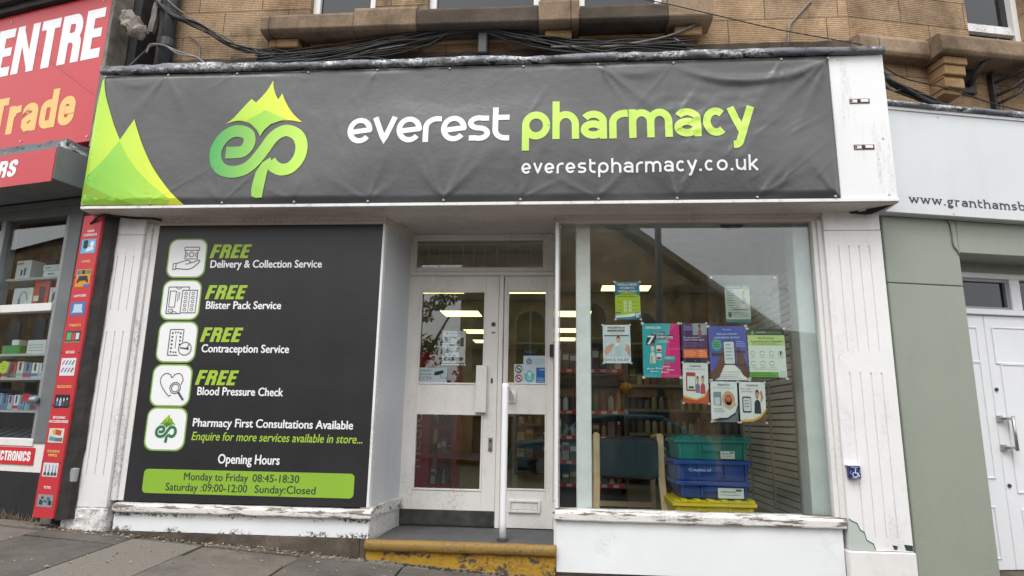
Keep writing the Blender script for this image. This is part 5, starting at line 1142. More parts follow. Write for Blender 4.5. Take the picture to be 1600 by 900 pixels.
# ------------------------------------------------------------------ the electronics shop on the left
L = LEFT
ls = root('shopfront', tuple(L.w(-1.3, 0, .1)), 'red fronted electronics and trade shop with grey framed window at the left edge', 'shopfront')
fs_ = MB(L).box(-3.2, -.19, -.1, .055, 3.155, 4.53).build('fascia_board', 'red_sign', ls, bev=.004)
def ltext(body, u0, u1, z, cap, m, bold, out, par, shear=0.): return Gfx(L, out).text(body, u0, u1, z, cap, m, bold, shear, 1).build('lettering', par)
Gfx(L, .056).block('CENTRE', -1.80, -.255, 3.915, .47, 'letter_white').build('lettering', fs_)
Gfx(L, .056).block('Trade', -1.42, -.425, 3.335, .355, 'letter_yellow').build('lettering', fs_)
g = Gfx(L, .0555); g.line([(-1.42, 4.32), (-.9, 4.02), (-.20, 3.54)], .003, '7c1c22', 1); g.line([(-1.42, 4.345), (-.9, 4.045), (-.20, 3.575)], .002, 'b04048', 1); g.build('panel_seam', fs_)
for u, z in ((-.30, 4.46), (-1.4, 4.46), (-.24, 3.2), (-1.0, 3.25)): MB(L).tube([(u, .055, z), (u, .060, z)], .010, 8).build('screw', 'steel', fs_)
mb = MB(L)
for a, b, z0, z1 in ((-.1, .10, 4.535, 4.60), (-.1, .15, 4.601, 4.66), (-.1, .22, 4.661, 4.75), (-.1, .26, 4.751, 4.80)): mb.box(-3.2, -.16, a, b, z0, z1)
mb.build('cornice', 'timber_dark', ls, bev=.004, fine=.12, wob=.006)
MB(L).box(-.186, -.150, -.1, .07, 3.10, 4.54).build('side_post', 'wood_grey', ls, fine=.06, wob=.006)
MB(L).box(-.2, -.187, -.1, .062, 3.15, 4.53).build('edge_trim', 'dark_plastic', ls)
bs = MB(L).box(-2.2, -.055, .05, .40, 2.69, 2.955).build('box_sign', 'dark_frame', ls, bev=.004)
MB(L).box(-2.2, -.058, .401, .408, 2.668, 2.930).build('sign_face', 'red_sign', bs)
Gfx(L, .409).block('RS', -.645, -.425, 2.745, .135, 'letter_white', 1, .08, .14).build('lettering', bs)
mb = MB(L); mb.box(-2.2, -.12, -.05, .30, 3.00, 3.06); mb.box(-2.2, -.06, -.05, .32, 2.957, 2.985); mb.build('lead_cap', 'lead', ls, fine=.08, wob=.012)
# window: frame, glass, base
mb = MB(L); mb.box(-2.2, -.14, -.1, .03, 2.64, 2.688); mb.box(-.335, -.20, -.1, .02, .77, 2.64); mb.box(-2.2, -.335, -.1, .018, 2.56, 2.64)
mb.build('window_frame', 'dark_frame', ls, bev=.004)
mb = MB(L); mb.box(-.375, -.336, -.1, .012, .80, 2.56); mb.box(-1.11, -1.06, -.1, .012, 1.84, 2.56); mb.build('window_frame', 'aluminium', ls, bev=.003)
mb = MB(L); mb.box(-2.2, -.376, -.06, .022, 1.775, 1.838); mb.build('transom_bar', 'white_paint', ls, bev=.003)
MB(L).box(-2.2, -.376, -.03, -.024, .80, 1.774).build('window_pane', 'glass', ls); MB(L).box(-2.2, -.376, -.03, -.024, 1.839, 2.56).build('window_pane', 'glass', ls)
mb = MB(L); mb.box(-2.2, -.335, -.06, .022, .745, .80); mb.build('window_sill', 'white_paint', ls, bev=.003)
mb = MB(L); mb.box(-2.2, -.20, -.06, .012, .56, .744); mb.box(-.335, -.2, -.05, .01, .744, .769); mb.build('sill_board', 'white_paint', ls)
sb = MB(L).box(-1.9, -.305, .0125, .020, .612, .735).build('sign_panel', 'red_gloss', ls); Gfx(L, .0205).block('ELECTRONICS', -.76, -.335, .638, .07, 'letter_white').build('lettering', sb)
MB(L).box(-2.2, -.17, -.06, .010, .05, .558).build('stall_riser', 'black_paint', ls)
MB(L).box(-.199, -.06, -.1, -.002, .2, 3.1).build('side_pier', 'dark_frame', ls)
mb = MB(L); mb.box(-2.2, -.2, -1.0, -.95, .3, 2.9); mb.box(-.2, -.12, -1.0, -.11, .3, 2.9); mb.box(-2.26, -2.2, -1.0, -.0, .3, 2.9); mb.box(-2.2, -.2, -.95, -.06, .70, .78); mb.box(-2.2, -.2, -.95, -.1, 2.65, 2.7); mb.build('window_back', 'shop_dark', ls)
MB(L).box(-2.2, -.06, -.6, -.11, 2.95, 4.9).build('upper_wall', 'timber_dark', ls)
# bell on the frame
bl = root('door_bell', tuple(L.w(-.36, .05, 1.06)), 'small grey cone shaped alarm sounder on the left window frame', 'alarm')
MB(L).tube([(-.355, .013, 1.085), (-.36, .04, 1.085), (-.375, .075, 1.09)], [.02, .034, .012], 12).build('cone', 'aluminium', bl, smooth=True)
for z, nm in ((2.075, 'glass'), (1.452, 'a'), (1.262, 'b'), (1.010, 'c')):
    o = MB(L).box(-2.15, -.385, -.33, -.06, z-.018, z).build('display_shelf', 'shelf_metal'); tag(o, {'glass': 'top shelf of the left shop window, holding white boxes', 'a': 'shelf holding the green and white boxes in the left window', 'b': 'shelf of small packs below the green box in the left window', 'c': 'lowest shelf of blue packs in the left window'}[nm], 'shelf')
PACK = []
def pack(u0, u1, z, h, ink, label, art=None, d=.12, grp=None, name='carton', o=-.09):
    t = root(name, tuple(L.w((u0+u1)/2, o-d/2, z)), label, 'box', grp)
    MB(L).box(u0, u1, o-d, o, z+.001, z+h).build('body', pm(ink), t, bev=.002)
    if art: g = Gfx(L, o+.0005, (u0, u1, z, z+h)); art(g); g.build('print', t)
    return t
pack(-1.00, -.83, 2.076, .16, 'd9dde0', 'white box printed with two black earbuds at the top left of the window', lambda g: (g.rect(.35, .48, .2, .5, '22262a', 1), g.rect(.58, .7, .2, .6, '22262a', 1), g.rect(.08, .5, .8, .86, '8a4a48', 1)))
pack(-.68, -.40, 2.076, .055, 'dde1e4', 'lower flat white box lying on the top shelf', lambda g: g.rect(.2, .45, .4, .6, '6a7078', 1), .2)
pack(-.69, -.40, 2.132, .05, 'd5dadd', 'upper flat white box lying on the top shelf', lambda g: g.rect(.1, .3, .4, .6, '8a9098', 1), .2)
pack(-.98, -.76, 1.839, .16, 'd2d6d8', 'white box printed with headphones', lambda g: (g.line(arc(.55, .35, .2, .45, 0, 200, 14), .06, '8b9094', 2), g.rr(.3, .42, .1, .45, .03, '7b8084', 3, .05)))
pack(-.75, -.585, 1.839, .22, 'c8412e', 'tall orange red box between the headphone and controller boxes', lambda g: (g.poly([(.3, .1), (.75, .05), (.8, .7), (.4, .8)], '5a2a26', 1), g.rect(.05, .4, .2, .4, 'd9d9d6', 2)))
pack(-.57, -.395, 1.839, .15, 'd2d5d6', 'white box printed with a dark game controller', lambda g: g.poly([(.2, .1), (.32, .3), (.65, .3), (.78, .1), (.88, .2), (.78, .7), (.6, .78), (.35, .78), (.2, .65)], '3a3d40', 1))
pack(-1.0, -.80, 1.453, .07, '3f8f3c', 'long green box on the left shelf', None); pack(-.90, -.82, 1.524, .045, 'd8dcd4', 'small white box lying on the green box', None)
pack(-.72, -.52, 1.453, .11, 'd6d9d8', 'white boxed set beside the green box', lambda g: [g.rect(.08, .9, .2+.2*i, .26+.2*i, '9aa0a4', 1) for i in range(3)])
pack(-.51, -.40, 1.453, .11, 'c6cf7c', 'pale yellow box at the end of the upper shelf', lambda g: g.rect(.1, .9, .1, .45, 'b8c83a', 1))
for row, (z, h, inks, n) in enumerate(((1.263, .13, ['c9d3da', 'b5465a', 'd9c9cf', '6f8fae', 'e2e2e4'], 7), (1.011, .13, ['8fb2cf', '5f86b0', 'c9a9c0', 'dfe3e6', '7a9fc4'], 9))):
    for i in range(n):
        w = .58/n; u = -.965+w*i+(.005); pack(u, u+w*.9, z, h*random.uniform(.85, 1), inks[i % len(inks)], ['small vape style pack in the row under the green box', 'small blue toned pack in the lowest row of the left window'][row], lambda g, i=i: (g.rect(.35, .65, .45, .95, '3a3f4c', 1), g.rect(0, 1, .08, .30, ['a83a50', '5b7fa8', '8fb6b0'][i % 3], 1)), .08, ['small packs on the middle shelf', 'small packs on the lowest shelf'][row], 'small_pack')
for i in range(6):
    t = root('mobile_phone', tuple(L.w(-.98+.105*i, -.12, .802)), 'phone lying tilted in the row at the bottom of the left window', 'phone', 'phones at the bottom of the left window')
    u = -.99+.105*i; mb = MB(L); mb.add([(u, -.06, .802), (u+.07, -.06, .802), (u+.085, -.20, .86), (u+.015, -.20, .86), (u, -.06, .812), (u+.07, -.06, .812), (u+.085, -.20, .87), (u+.015, -.20, .87)], [(0, 1, 2, 3), (4, 5, 6, 7), (0, 1, 5, 4), (1, 2, 6, 5), (2, 3, 7, 6), (3, 0, 4, 7)])
    mb.build('body', 'ink', t, bev=.002); MB(L).add([(u+.012, -.064, .8135), (u+.064, -.064, .8135), (u+.066, -.10, .8285), (u+.015, -.10, .8285)], [(0, 1, 2, 3)]).build('price_card', pm('c8ccd0'), t)
g = Gfx(L, -.05); P = []
for k in range(24): a = 2*pi*k/24; r = .045 if k % 2 else .058; P.append((-.885+r*cos(a), 1.345+r*sin(a)))
g.poly(P, 'c6e03a', 1); g.rect(-.915, -.855, 1.35, 1.354, '6a7a20', 2); g.rect(-.905, -.865, 1.33, 1.334, '6a7a20', 2); g.build('price_star', None, 'bright lime star shaped price card in the left window', 'price card')
g = Gfx(L, -.05); g.rr(-.62, -.54, 1.075, 1.135, .008, 'd8324e', 1); g.build('price_card', None, 'pink red price card over the lowest row in the left window', 'price card')

# the red advertising strip
ad = root('advert_strip', tuple(L.w(.04, .12, .26)), 'tall narrow red advert strip with nine small pictures beside the left pilaster', 'sign')
F2 = Fr(tuple(L.w(0, 0, 0))[:2], -.23)
mb = MB(L); mb.add([(-.090, .07, .272), (.104, .07, .272), (.142, .07, 2.485), (-.048, .07, 2.485), (-.090, .117, .272), (.104, .117, .272), (.142, .117, 2.485), (-.048, .117, 2.485)], [(0, 1, 2, 3), (4, 5, 6, 7), (0, 1, 5, 4), (1, 2, 6, 5), (2, 3, 7, 6), (3, 0, 4, 7)])
mb.build('board', 'red_sign', ad)
mb = MB(L); mb.add([(.106, .02, .26), (.185, .02, .26), (.20, .02, 2.49), (.144, .02, 2.49), (.106, .10, .26), (.165, .06, .26), (.19, .06, 2.49), (.144, .10, 2.49)], [(0, 1, 2, 3), (4, 5, 6, 7), (0, 1, 5, 4), (1, 2, 6, 5), (2, 3, 7, 6), (3, 0, 4, 7)])
mb.build('backing', 'timber_dark', ad, fine=.08, wob=.008)
def sk(x, z): return -.048+.0 - (2.485-z)*.019+x*.19   # the strip leans slightly
def adtext(s, z, cap, m): Gfx(L, .1175).text(s, sk(.5-.045*len(s), z), sk(.5+.045*len(s), z), z, cap, m, .03, 0, 1).build('lettering', ad)
for s, z, m in (('GAME', 2.352, 'letter_white'), ('CONSOLES', 2.322, 'letter_white'), ('GAMES', 2.113, 'letter_yellow'), ('LAPTOPS', 1.847, 'letter_white'), ('TABLETS', 1.625, 'letter_yellow'), ('ECIGS', 1.425, 'letter_white'), ('ELIQUIDS', 1.174, 'letter_yellow'), ('SMOKING', .953, 'letter_white'), ('ACCESSORIES', .925, 'letter_white'), ('SMOKING', .716, 'letter_yellow'), ('PIPES', .688, 'letter_yellow'), ('TOYS', .468, 'letter_white')): adtext(s, z, .018, m)
def pic(z0, z1, fn):
    zc = (z0+z1)/2; g = Gfx(L, .1175, (sk(.12, zc), sk(.88, zc), z0, z1)); fn(g); g.build('picture', ad)
def p_con(g): g.rect(0, 1, 0, 1, '6ab4e0', 1); g.rr(.15, .45, .35, .95, .08, '20242c', 2); g.poly([(.35, .1), (.9, .2), (.85, .45), (.45, .4)], 'e0e6ea', 3); g.ell(.75, .65, .14, .2, 'e8eaee', 2)
def p_gam(g): g.rect(0, 1, 0, 1, 'd8952a', 1); g.rect(.05, .3, .72, .95, '3c7ab0', 2); g.rect(.36, .62, .72, .95, '2a2e38', 2); g.rect(.68, .95, .72, .95, '3c8a60', 2); g.poly([(.15, .2), (.3, .35), (.7, .35), (.85, .2), (.9, .3), (.78, .62), (.22, .62), (.1, .3)], '202228', 3); g.rect(.6, 1, .0, .15, '3a78b8', 2)
def p_lap(g): g.rect(0, 1, 0, 1, '3a78b4', 1); g.poly([(.2, .35), (.8, .35), (.78, .85), (.22, .85)], 'b8d4ea', 2); g.poly([(.1, .2), (.9, .2), (.8, .36), (.2, .36)], 'c8ced4', 3)
def p_tab(g): g.rect(0, 1, 0, 1, '2f4a3c', 1); g.rect(.08, .38, .2, .85, '5fae6a', 2); g.rect(.42, .66, .15, .8, 'c83a5a', 2); g.rect(.7, .92, .25, .8, 'd0d6da', 2); g.line([(0, .02), (1, .02)], .05, '8fc49a', 2)
def p_ecg(g):
    g.rect(0, 1, 0, 1, 'dfe3e8', 1)
    for i, c in enumerate(('c83a6a', '2c4a9a', '3f9a4a', '22262e', '7a4ab0', '2a7ab0', 'c8473a', '22262e')): x = .1+.22*(i % 4); y = .62 if i < 4 else .2; g.line([(x, y), (x+.14, y+.25)], .07, c, 2+i*.1)
def p_liq(g): g.rect(0, 1, 0, 1, '1a1c22', 1); [ (g.rr(.1+.22*i, .26+.22*i, .15, .5+.1*(i % 2), .03, c, 2), g.rect(.14+.22*i, .22+.22*i, .5+.1*(i % 2), .75, 'cfd6de', 2)) for i, c in enumerate(('4a6a9a', '9ab0c8', '6a3a5a', '3a4a4a'))]
def p_acc(g): g.rect(0, 1, 0, 1, 'd9d6cc', 1); g.poly([(.05, .15), (.5, .1), (.55, .35), (.1, .45)], '4a9aa0', 2); g.poly([(.3, .6), (.8, .5), (.85, .85), (.4, .95)], 'c8452c', 2); g.rect(.5, .95, .1, .35, '6a7078', 3); g.rect(.25, .45, .6, .9, 'd8a83a', 3)
def p_pip(g): g.rect(0, 1, 0, 1, 'd6dade', 1); [(g.line([(x, .15), (x, .85)], .04, '39424e', 2), g.ell(x, .22, .09, .12, '39424e', 3, 10)) for x in (.18, .42, .66, .86)]; g.line([(.05, .1), (.95, .1)], .04, '6a7078', 2)
def p_toy(g): g.rect(0, 1, 0, 1, '8f979c', 1); [g.poly([(.1+.3*i, .2+.2*(i % 2)), (.35+.3*i, .15+.2*(i % 2)), (.38+.28*i, .5), (.14+.3*i, .6)], c, 2+i*.1) for i, c in enumerate(('33404a', '4a5a66', '2b3138'))]; g.ell(.3, .75, .1, .12, '5a3a30', 3, 10); g.ell(.7, .7, .12, .14, '3a6a7a', 3, 10)
for z0, z1, fn in ((2.185, 2.295, p_con), (1.925, 2.06, p_gam), (1.708, 1.808, p_lap), (1.507, 1.592, p_tab), (1.262, 1.39, p_ecg), (1.03, 1.125, p_liq), (.785, .885, p_acc), (.55, .645, p_pip), (.345, .428, p_toy)): pic(z0, z1, fn)
for z in (.65, 1.05, 1.43, 2.0): 
    for x in (.05, .95): MB(L).tube([(sk(x, z), .117, z), (sk(x, z), .121, z)], .005, 8).build('screw', 'dark_plastic', ad)
# broken timber end above: battens and a mortar lump
rt = root('broken_fascia_end', (-3.55, -.0, 3.66), 'rotten dark timber end of the old fascia left of the drainpipe', 'timber end')
mb = MB(); mb.box(-3.74, -3.40, -.45, -.40, 3.6, 5.2); mb.build('back_board', 'timber_dark', rt)
mb = MB(); mb.add([(-3.50, -.02, 4.16), (-3.455, -.02, 4.15), (-3.41, -.05, 4.75), (-3.47, -.05, 4.75), (-3.50, -.06, 4.16), (-3.455, -.06, 4.15), (-3.41, -.09, 4.75), (-3.47, -.09, 4.75)], [(0, 1, 2, 3), (4, 5, 6, 7), (0, 1, 5, 4), (1, 2, 6, 5), (2, 3, 7, 6), (3, 0, 4, 7)]); mb.build('batten', 'wood_grey', rt, fine=.05, wob=.008)
mb = MB(); mb.box(-3.425, -3.385, -.2, -.05, 3.6, 5.0); mb.build('batten', 'timber_dark', rt, fine=.08, wob=.012)
mb = MB(); mb.tube([(-3.66, .0, 3.74), (-3.50, -.05, 4.0)], .012, 6); mb.build('stay', 'iron_pipe', rt)
mb = MB(); mb.prism([(-3.70, 3.66), (-3.45, 3.66), (-3.54, 3.74), (-3.63, 3.79), (-3.70, 3.80)], -.10, -.03, 'o'); mb.build('slate', 'lead', rt, fine=.05, wob=.006)
lm = MB(); lm.tube([(-3.665, .03, 4.305), (-3.64, .03, 4.26), (-3.60, .04, 4.19), (-3.55, .05, 4.13), (-3.49, .05, 4.10), (-3.45, .04, 4.125)], [.035, .055, .065, .075, .06, .03], 12)
o = lm.build('mortar_lump', 'lump', None, fine=.02, wob=.035, wf=16); tag(o, 'pale ragged lump of old mortar clinging in the rotten fascia end', 'mortar lump')

# ------------------------------------------------------------------ the grey and green shop on the right
rs = root('shopfront', tuple(R.w(1.5, 0, -.2)), 'sage green and pale grey shopfront with white double doors at the right edge', 'shopfront')
fa = MB(R).box(-.22, 4.2, -.05, .075, 2.475, 3.262).build('fascia_board', 'grey_fascia', rs, bev=.004)
g = Gfx(R, .0765); g.strokes('www.granthamsb', .158, 1.088, 2.552, .046, .20, 'ink', 1, .30, serif=True); g.build('lettering', fa)
for u, z in ((.50, 2.495), (.47, 3.235), (1.3, 2.5)): MB(R).tube([(u, .075, z), (u, .079, z)], .006, 8).build('screw', 'steel', fa)
mb = MB(R); vs = []; fs = []; N = 70; prof = [(-.12, 3.36), (.02, 3.335), (.10, 3.325), (.112, 3.315), (.108, 3.29), (.09, 3.285)]
for i in range(N+1):
    u = -.02+4.2*i/N; s = noise.noise(Vector((u*4, 3, 0)))*.010+noise.noise(Vector((u*13, 5, 0)))*.006
    for o_, z in prof: vs.append((u, o_+s*.6, z+s))
P = len(prof)
for i in range(N):
    for k in range(P-1): fs.append((i*P+k, i*P+k+1, (i+1)*P+k+1, (i+1)*P+k))
mb.add(vs, fs).build('lead_flashing', 'lead', rs, smooth=True)
MB(R).box(-.02, 4.2, -.05, .085, 3.262, 3.284).build('fascia_trim', 'board_white', rs)
MB(R).box(-.012, .576, -.30, .0, 1.985, 2.474).build('pier', 'green_paint', rs, bev=.006)
MB(R).box(-.012, .576, -.30, .0, -.35, 1.981).build('pier', 'green_paint', rs, bev=.006)
MB(R).box(.578, 4.2, -.25, -.003, 2.232, 2.473).build('lintel', 'green_paint', rs, bev=.004)
MB(R).box(.578, .60, -.30, -.26, -.3, 2.16).build('reveal', 'green_paint', rs)
MB(R).box(.578, 4.2, -.32, -.255, 2.16, 2.26).build('recess_head', 'green_paint', rs)
mb = MB(R); O_ = -.25
mb.box(.60, 4.0, O_-.08, O_+.012, 1.835, 1.878); mb.box(.60, 4.0, O_-.08, O_, 2.118, 2.16); mb.box(.60, .785, O_-.08, O_, 1.878, 2.118); mb.box(1.212, 1.30, O_-.08, O_, 1.878, 2.118); mb.box(2.0, 2.1, O_-.08, O_, 1.878, 2.118); mb.build('door_frame', 'shop_door_white', rs, bev=.005)
tp = MB(R).box(.785, 1.212, O_-.05, O_-.045, 1.878, 2.118).build('transom_pane', 'dark_glass', rs); MB(R).box(1.30, 2.0, O_-.05, O_-.045, 1.878, 2.118).build('transom_pane', 'dark_glass', rs)
frame(MB(R), .785, 1.212, 1.878, 2.118, .022, O_-.044, O_-.02).build('glazing_bead', 'grey_plastic', tp)
def pdoor(u0, u1, pans):
    dd = MB(R).box(u0, u1, O_-.06, O_-.012, .035, 1.832).build('door', 'shop_door_white', rs, bev=.004)
    for a, b, c, e in pans:
        p = MB(R).box(a, b, O_-.0125, O_-.010, c, e).build('panel', 'shop_door_white', dd)
        frame(MB(R), a-.012, b+.012, c-.012, e+.012, .012, O_-.0125, O_-.004).build('panel_moulding', 'shop_door_white', p, bev=.003)
    return dd
pdoor(.605, .955, [(.66, .875, 1.49, 1.73), (.66, .875, .66, 1.47), (.66, .84, .12, .45)]) 
rd = pdoor(.959, 1.95, [(1.02, 1.90, 1.48, 1.735), (1.055, 1.88, .56, 1.46), (1.07, 1.88, .12, .43)])
hd = MB(R).tube([(1.035, O_+.045, .845), (1.035, O_+.045, 1.09)], .011, 12).build('handle', 'steel', rd, smooth=True)
for z in (.865, 1.07):
    mb = MB(R); mb.box(.955, .99, O_-.011, O_+.012, z-.022, z+.022); mb.box(.985, 1.035, O_+.0, O_+.045, z-.010, z+.010); mb.build('handle_bracket', 'steel', hd, bev=.003)
for z in (1.28, .60): MB(R).tube([(.985, O_-.012, z), (.985, O_-.004, z)], .014, 12).build('lock', 'dark_plastic', rd)
MB(R).box(.60, 4.0, O_-.1, .02, -.35, .03).build('threshold', 'plinth_stone', rs)
MB(R).box(2.1, 4.2, -.3, -.01, -.35, 2.16).build('pier', 'green_paint', rs)
mb = MB(R); mb.tube(spline([(.50, .004, 2.47), (.52, .006, 2.44), (.528, .006, 2.36), (.530, .006, 2.28), (.555, .006, 2.245), (.57, .003, 2.21)], 4), .005, 6); tag(mb.build('cable', 'cable_grey', None, smooth=True), 'thin cable curling down the sage green lintel', 'cable')
# ------------------------------------------------------------------ litter and weeds along the wall foot
mb = MB(); rn = random.Random(3)
for i in range(300):
    if i < 210: x = rn.uniform(-3.7, -1.3); o = rn.uniform(.03, .16)
    elif i < 150: x = rn.gauss(-3.3, .25); o = abs(rn.gauss(.06, .06))+.02
    else: x = rn.uniform(-3.6, .6); o = rn.uniform(.04, .9)
    s = rn.uniform(.007, .018); a = rn.uniform(0, 6.28); z = gz(x, o)+.006; c, s_ = cos(a)*s, sin(a)*s
    mb.add([(x-c, o-s_, z), (x+s_*.45, o-c*.45, z+rn.uniform(.002, .012)), (x+c, o+s_, z+.003), (x-s_*.45, o+c*.45, z+rn.uniform(.002, .012))], [(0, 1, 2), (0, 2, 3)])
o = mb.build('leaf_litter', 'dry_leaf'); tag(o, 'dry leaf scraps scattered along the foot of the shopfront', 'leaf litter', None, 'stuff')
mb = MB()
for i in range(700):   # grit and moss packed in the angle of wall and pavement
    x = rn.uniform(-3.75, 2.2); o = (.035 if x < -1.33 else .07 if x < 0 else .02)+abs(rn.gauss(0, .022)); s = rn.uniform(.004, .016); z = gz(x, o)
    P = [(x+s*cos(a)*rn.uniform(.6, 1.3), o+s*sin(a)*rn.uniform(.6, 1.3), z) for a in (0, 1.3, 2.5, 3.8, 5.1)]; mb.add(P+[(x, o, z+s*rn.uniform(.4, 1.1))], [(k, (k+1) % 5, 5) for k in range(5)])
o = mb.build('grit', 'joint_dirt'); tag(o, 'dark grit and moss packed along the foot of the shopfront', 'grit', None, 'stuff')
mb = MB(LEFT)
for i in range(420):
    u = rn.uniform(-1.5, -.05); o = .012+abs(rn.gauss(.03, .05)); z0 = gz(-3.62+u*.97, 0)+.01; h = rn.uniform(.015, .07); dx = rn.uniform(-.06, .06); do = rn.uniform(-.01, .06)
    mb.add([(u-.002, o, z0), (u+.002, o, z0), (u+dx, o+do, z0+h*(.4 if i % 2 else 1))], [(0, 1, 2)])
o = mb.build('dry_grass', 'dry_grass'); tag(o, 'straw coloured dead grass along the foot of the black riser', 'grass', None, 'stuff')

# ------------------------------------------------------------------ across the street (seen in the window reflections)
S = Fr((0, -14), 0)
ob = root('stone_building', (1.0, -14.5, 0), 'gabled sandstone hall across the street, mirrored in the shop window', 'building')
mb = MB()
prof = [(-3.3, -.6), (9.0, -.6), (9.0, 3.2), (6.2, 3.4), (4.41, 4.65), (1.32, 6.9), (.9, 7.4), (-1.6, 7.4), (-3.3, 6.2)]
mb.prism([(x, z) for x, z in prof], 14.3, 20, 'o'); mb.build('wall', 'opposite_stone', ob)
mb = MB()
for a, b in (((9.3, 3.05), (6.2, 3.4)), ((6.3, 3.38), (.8, 7.5))): mb.add([(a[0], 14.0, a[1]), (b[0], 14.0, b[1]), (b[0], 20.2, b[1]), (a[0], 20.2, a[1]), (a[0], 14.0, a[1]+.25), (b[0], 14.0, b[1]+.25), (b[0], 20.2, b[1]+.25), (a[0], 20.2, a[1]+.25)], [(0, 1, 2, 3), (4, 5, 6, 7), (0, 1, 5, 4), (1, 2, 6, 5), (2, 3, 7, 6), (3, 0, 4, 7)])
mb.build('roof_verge', 'ledge_stone', ob)
mb = MB(); mb.box(-3.4, 9.0, 14.2, 14.299, 2.0, 2.2); mb.box(-3.4, 4.5, 14.15, 14.299, 4.75, 4.98); mb.build('string_course', 'ledge_stone', ob)
for cx, z0, z1 in ((-2.45, 2.45, 4.35), (-1.05, 2.3, 4.45), (.8, 2.3, 4.5), (2.3, 2.3, 4.2), (3.5, 2.3, 3.9)):
    P = [(cx-.48, z0), (cx+.48, z0)]+arc(cx, z1-.48, .48, .48, 0, 180, 12); w = MB().prism(P, 14.26, 14.32, 'o').build('window', 'old_frame', ob)
    P = [(cx-.44, z0+.06), (cx-.03, z0+.08), (cx-.03, z1-.1)]+arc(cx, z1-.48, .44, .44, 97, 180, 6); MB().prism(P, 14.245, 14.259, 'o').build('pane', 'dark_glass', w)
    P = [(cx+.03, z0+.08), (cx+.44, z0+.06)]+arc(cx, z1-.48, .44, .44, 0, 83, 6)+[(cx+.03, z1-.1)]; MB().prism(P, 14.245, 14.259, 'o').build('pane', 'dark_glass', w)
    MB().box(cx-.45, cx+.45, 14.235, 14.244, (z0+z1)/2-.03, (z0+z1)/2+.03).build('sash_bar', 'old_frame', w)
for cx in (-2.2, 0, 2.4, 5): MB().box(cx-.6, cx+.6, 14.27, 14.31, -.4, 1.7).build('window', 'dark_glass', ob)
be = root('crossing_beacon', (1.6, -12, -.2), 'amber globe crossing beacon on a black and white pole, mirrored in the window', 'beacon')
for k in range(5): MB().lathe((1.58, 12, -.2+.38*k), [(.045, 0), (.045, .379)], 14).build('pole_band', 'board_white' if k % 2 else 'ink', be)
mb = MB(); mb.lathe((1.58, 12, 1.70), [(.03, 0), (.12, .03), (.165, .11), (.165, .16), (.12, .25), (.03, .29)], 20); mb.build('globe', 'beacon_globe', be, smooth=True)
lp = root('lamp_post', (2.25, -9.6, -.2), 'dark street lamp post across the road, mirrored in the window', 'lamp post')
MB().tube([(2.1, 9.6, -.25), (2.1, 9.6, 1.0), (2.15, 9.6, 6.6)], [.10, .085, .07], 14).build('column', 'iron_pipe', lp, smooth=True); MB().box(2.0, 2.3, 9.0, 9.7, 6.6, 6.72).build('lantern', 'dark_plastic', lp, bev=.02)
# tree mirrored in the door
tr = root('tree', (-5.2, -16, -.3), 'dark leafy street tree mirrored at the left of the door glass', 'tree')
mb = MB(); mb.tube([(-5.2, 16, -.3), (-5.15, 16, 1.5), (-5.0, 16.1, 3.2), (-5.1, 16, 5)], [.22, .17, .12, .05], 10); mb.tube([(-5.1, 16, 2.4), (-4.4, 15.8, 3.6), (-3.9, 15.7, 4.5)], [.1, .06, .03], 8); mb.tube([(-5.1, 16, 2.2), (-6.0, 16.2, 3.7), (-6.5, 16.2, 4.6)], [.1, .06, .03], 8); mb.build('trunk', 'bark', tr, smooth=True)
mb = MB(); rn = random.Random(8)
for c in range(26):
    cx = -5.2+rn.gauss(0, 1.0); co = 16+rn.gauss(0, .9); cz = 4.3+rn.gauss(0, 1.0); rad = rn.uniform(.35, .75)
    for i in range(150):
        v = Vector((rn.gauss(0, 1), rn.gauss(0, 1), rn.gauss(0, 1))).normalized()*rad*rn.uniform(.5, 1.05); s = rn.uniform(.05, .11); p = (cx+v.x, co+v.y, cz+v.z*.8); a = Vector((rn.gauss(0, 1), rn.gauss(0, 1), rn.gauss(0, 1))).normalized()*s; b = a.orthogonal().normalized()*s*.6
        mb.add([tuple(Vector(p)-a), tuple(Vector(p)+b), tuple(Vector(p)+a), tuple(Vector(p)-b)], [(0, 1, 2, 3)])
mb.build('crown', 'leaf_green', tr)
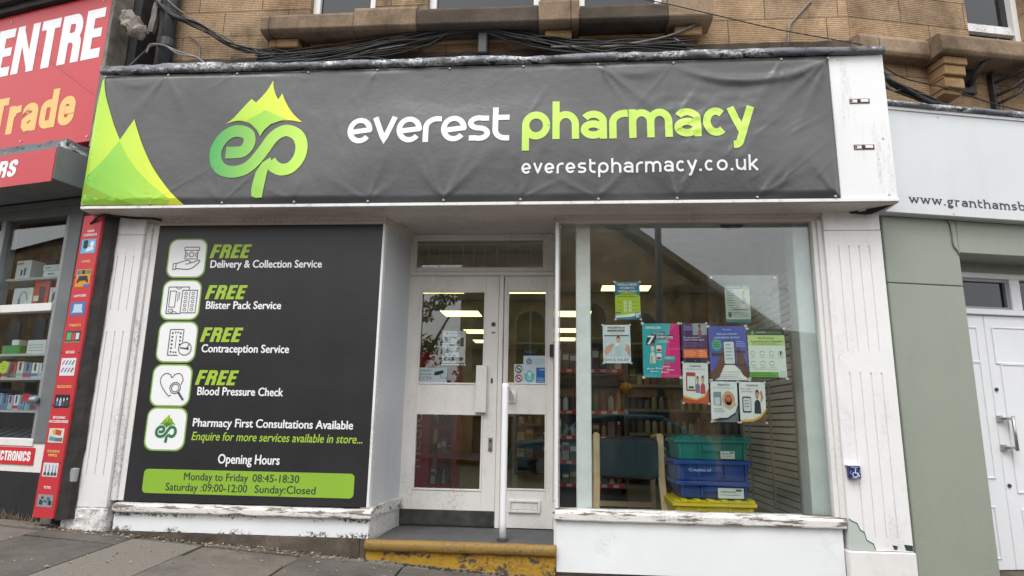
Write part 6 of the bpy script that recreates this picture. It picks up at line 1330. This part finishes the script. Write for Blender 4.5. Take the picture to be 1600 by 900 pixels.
# a car at the near kerb side of the far lane
cr = root('parked_car', (1.2, -9.0, -.2), 'teal parked car across the street, mirrored low in the shop window', 'car')
X0, gzv = -1.2, -.26
P = [(X0, .28), (X0+.05, .62), (X0+.25, .78), (X0+1.0, .90), (X0+1.55, 1.32), (X0+2.1, 1.42), (X0+3.1, 1.40), (X0+3.7, 1.05), (X0+4.0, .95), (X0+4.1, .6), (X0+4.08, .28), (X0+3.6, .24), (X0+.5, .24)]
MB().prism([(x, z+gzv) for x, z in P], 8.2, 9.85, 'o').build('body', 'car_paint', cr, bev=.05)
for a in (8.19, 9.851): MB().prism([(X0+1.15, .92+gzv), (X0+1.62, 1.28+gzv), (X0+2.1, 1.35+gzv), (X0+3.05, 1.33+gzv), (X0+3.45, 1.02+gzv), (X0+3.4, .95+gzv)], a, a+.008 if a > 9 else a+.009, 'o').build('side_window', 'dark_glass', cr)
for x in (X0+.8, X0+3.3):
    for o_ in (8.17, 9.70):
        w = MB().tube([(x, o_, .31+gzv), (x, o_+.2, .31+gzv)], .31, 22).build('wheel', 'tyre', cr); MB().tube([(x, o_-.006, .31+gzv), (x, o_+.206, .31+gzv)], .18, 16).build('rim', 'aluminium', w)
t = root('terrace_building', (-45, -16, -.5), 'tall dark sandstone tenement far up the street, mirrored in the left shop window', 'building')
MB().box(-66, -27, 12.5, 19, -1, 9.5).build('wall', 'opposite_stone', t); MB().prism([(12.2, 9.5), (19.3, 9.5), (15.7, 11.2)], -66.1, -26.9, 'u').build('roof', 'slate_grey', t)
for i in range(14):
    for z in (.6, 3.6, 6.6): MB().box(-65+2.7*i, -63.8+2.7*i, 12.45, 12.499, z, z+1.9).build('window', 'dark_glass', t)
# plain terrace further along, closing the street on both sides
for x0, x1, h, lab in ((-26, -7.5, 7.5, 'stone terrace across the street behind the tree'), (9.6, 17, 2.6, 'low white building across the street beyond the hall'), (17.3, 32, 4.2, 'stone terrace far along the opposite side')):
    t = root('terrace_building', ((x0+x1)/2, -22, -.5), lab, 'building'); MB().box(x0, x1, 20.5, 26, -1, h).build('wall', 'opposite_stone' if 'stone' in lab else 'interior_white', t)
    MB().prism([(20.2, h), (26.3, h), (23.2, h+1.5)], x0-.1, x1+.1, 'u').build('roof', 'slate_grey', t)
    n = int((x1-x0)/2.2)  # one window bay every 2.2 m
    for i in range(n):
        xx = x0+1+2.2*i
        if h > 3: MB().box(xx, xx+.9, 20.47, 20.499, 1.6, 3.1).build('window', 'dark_glass', t)
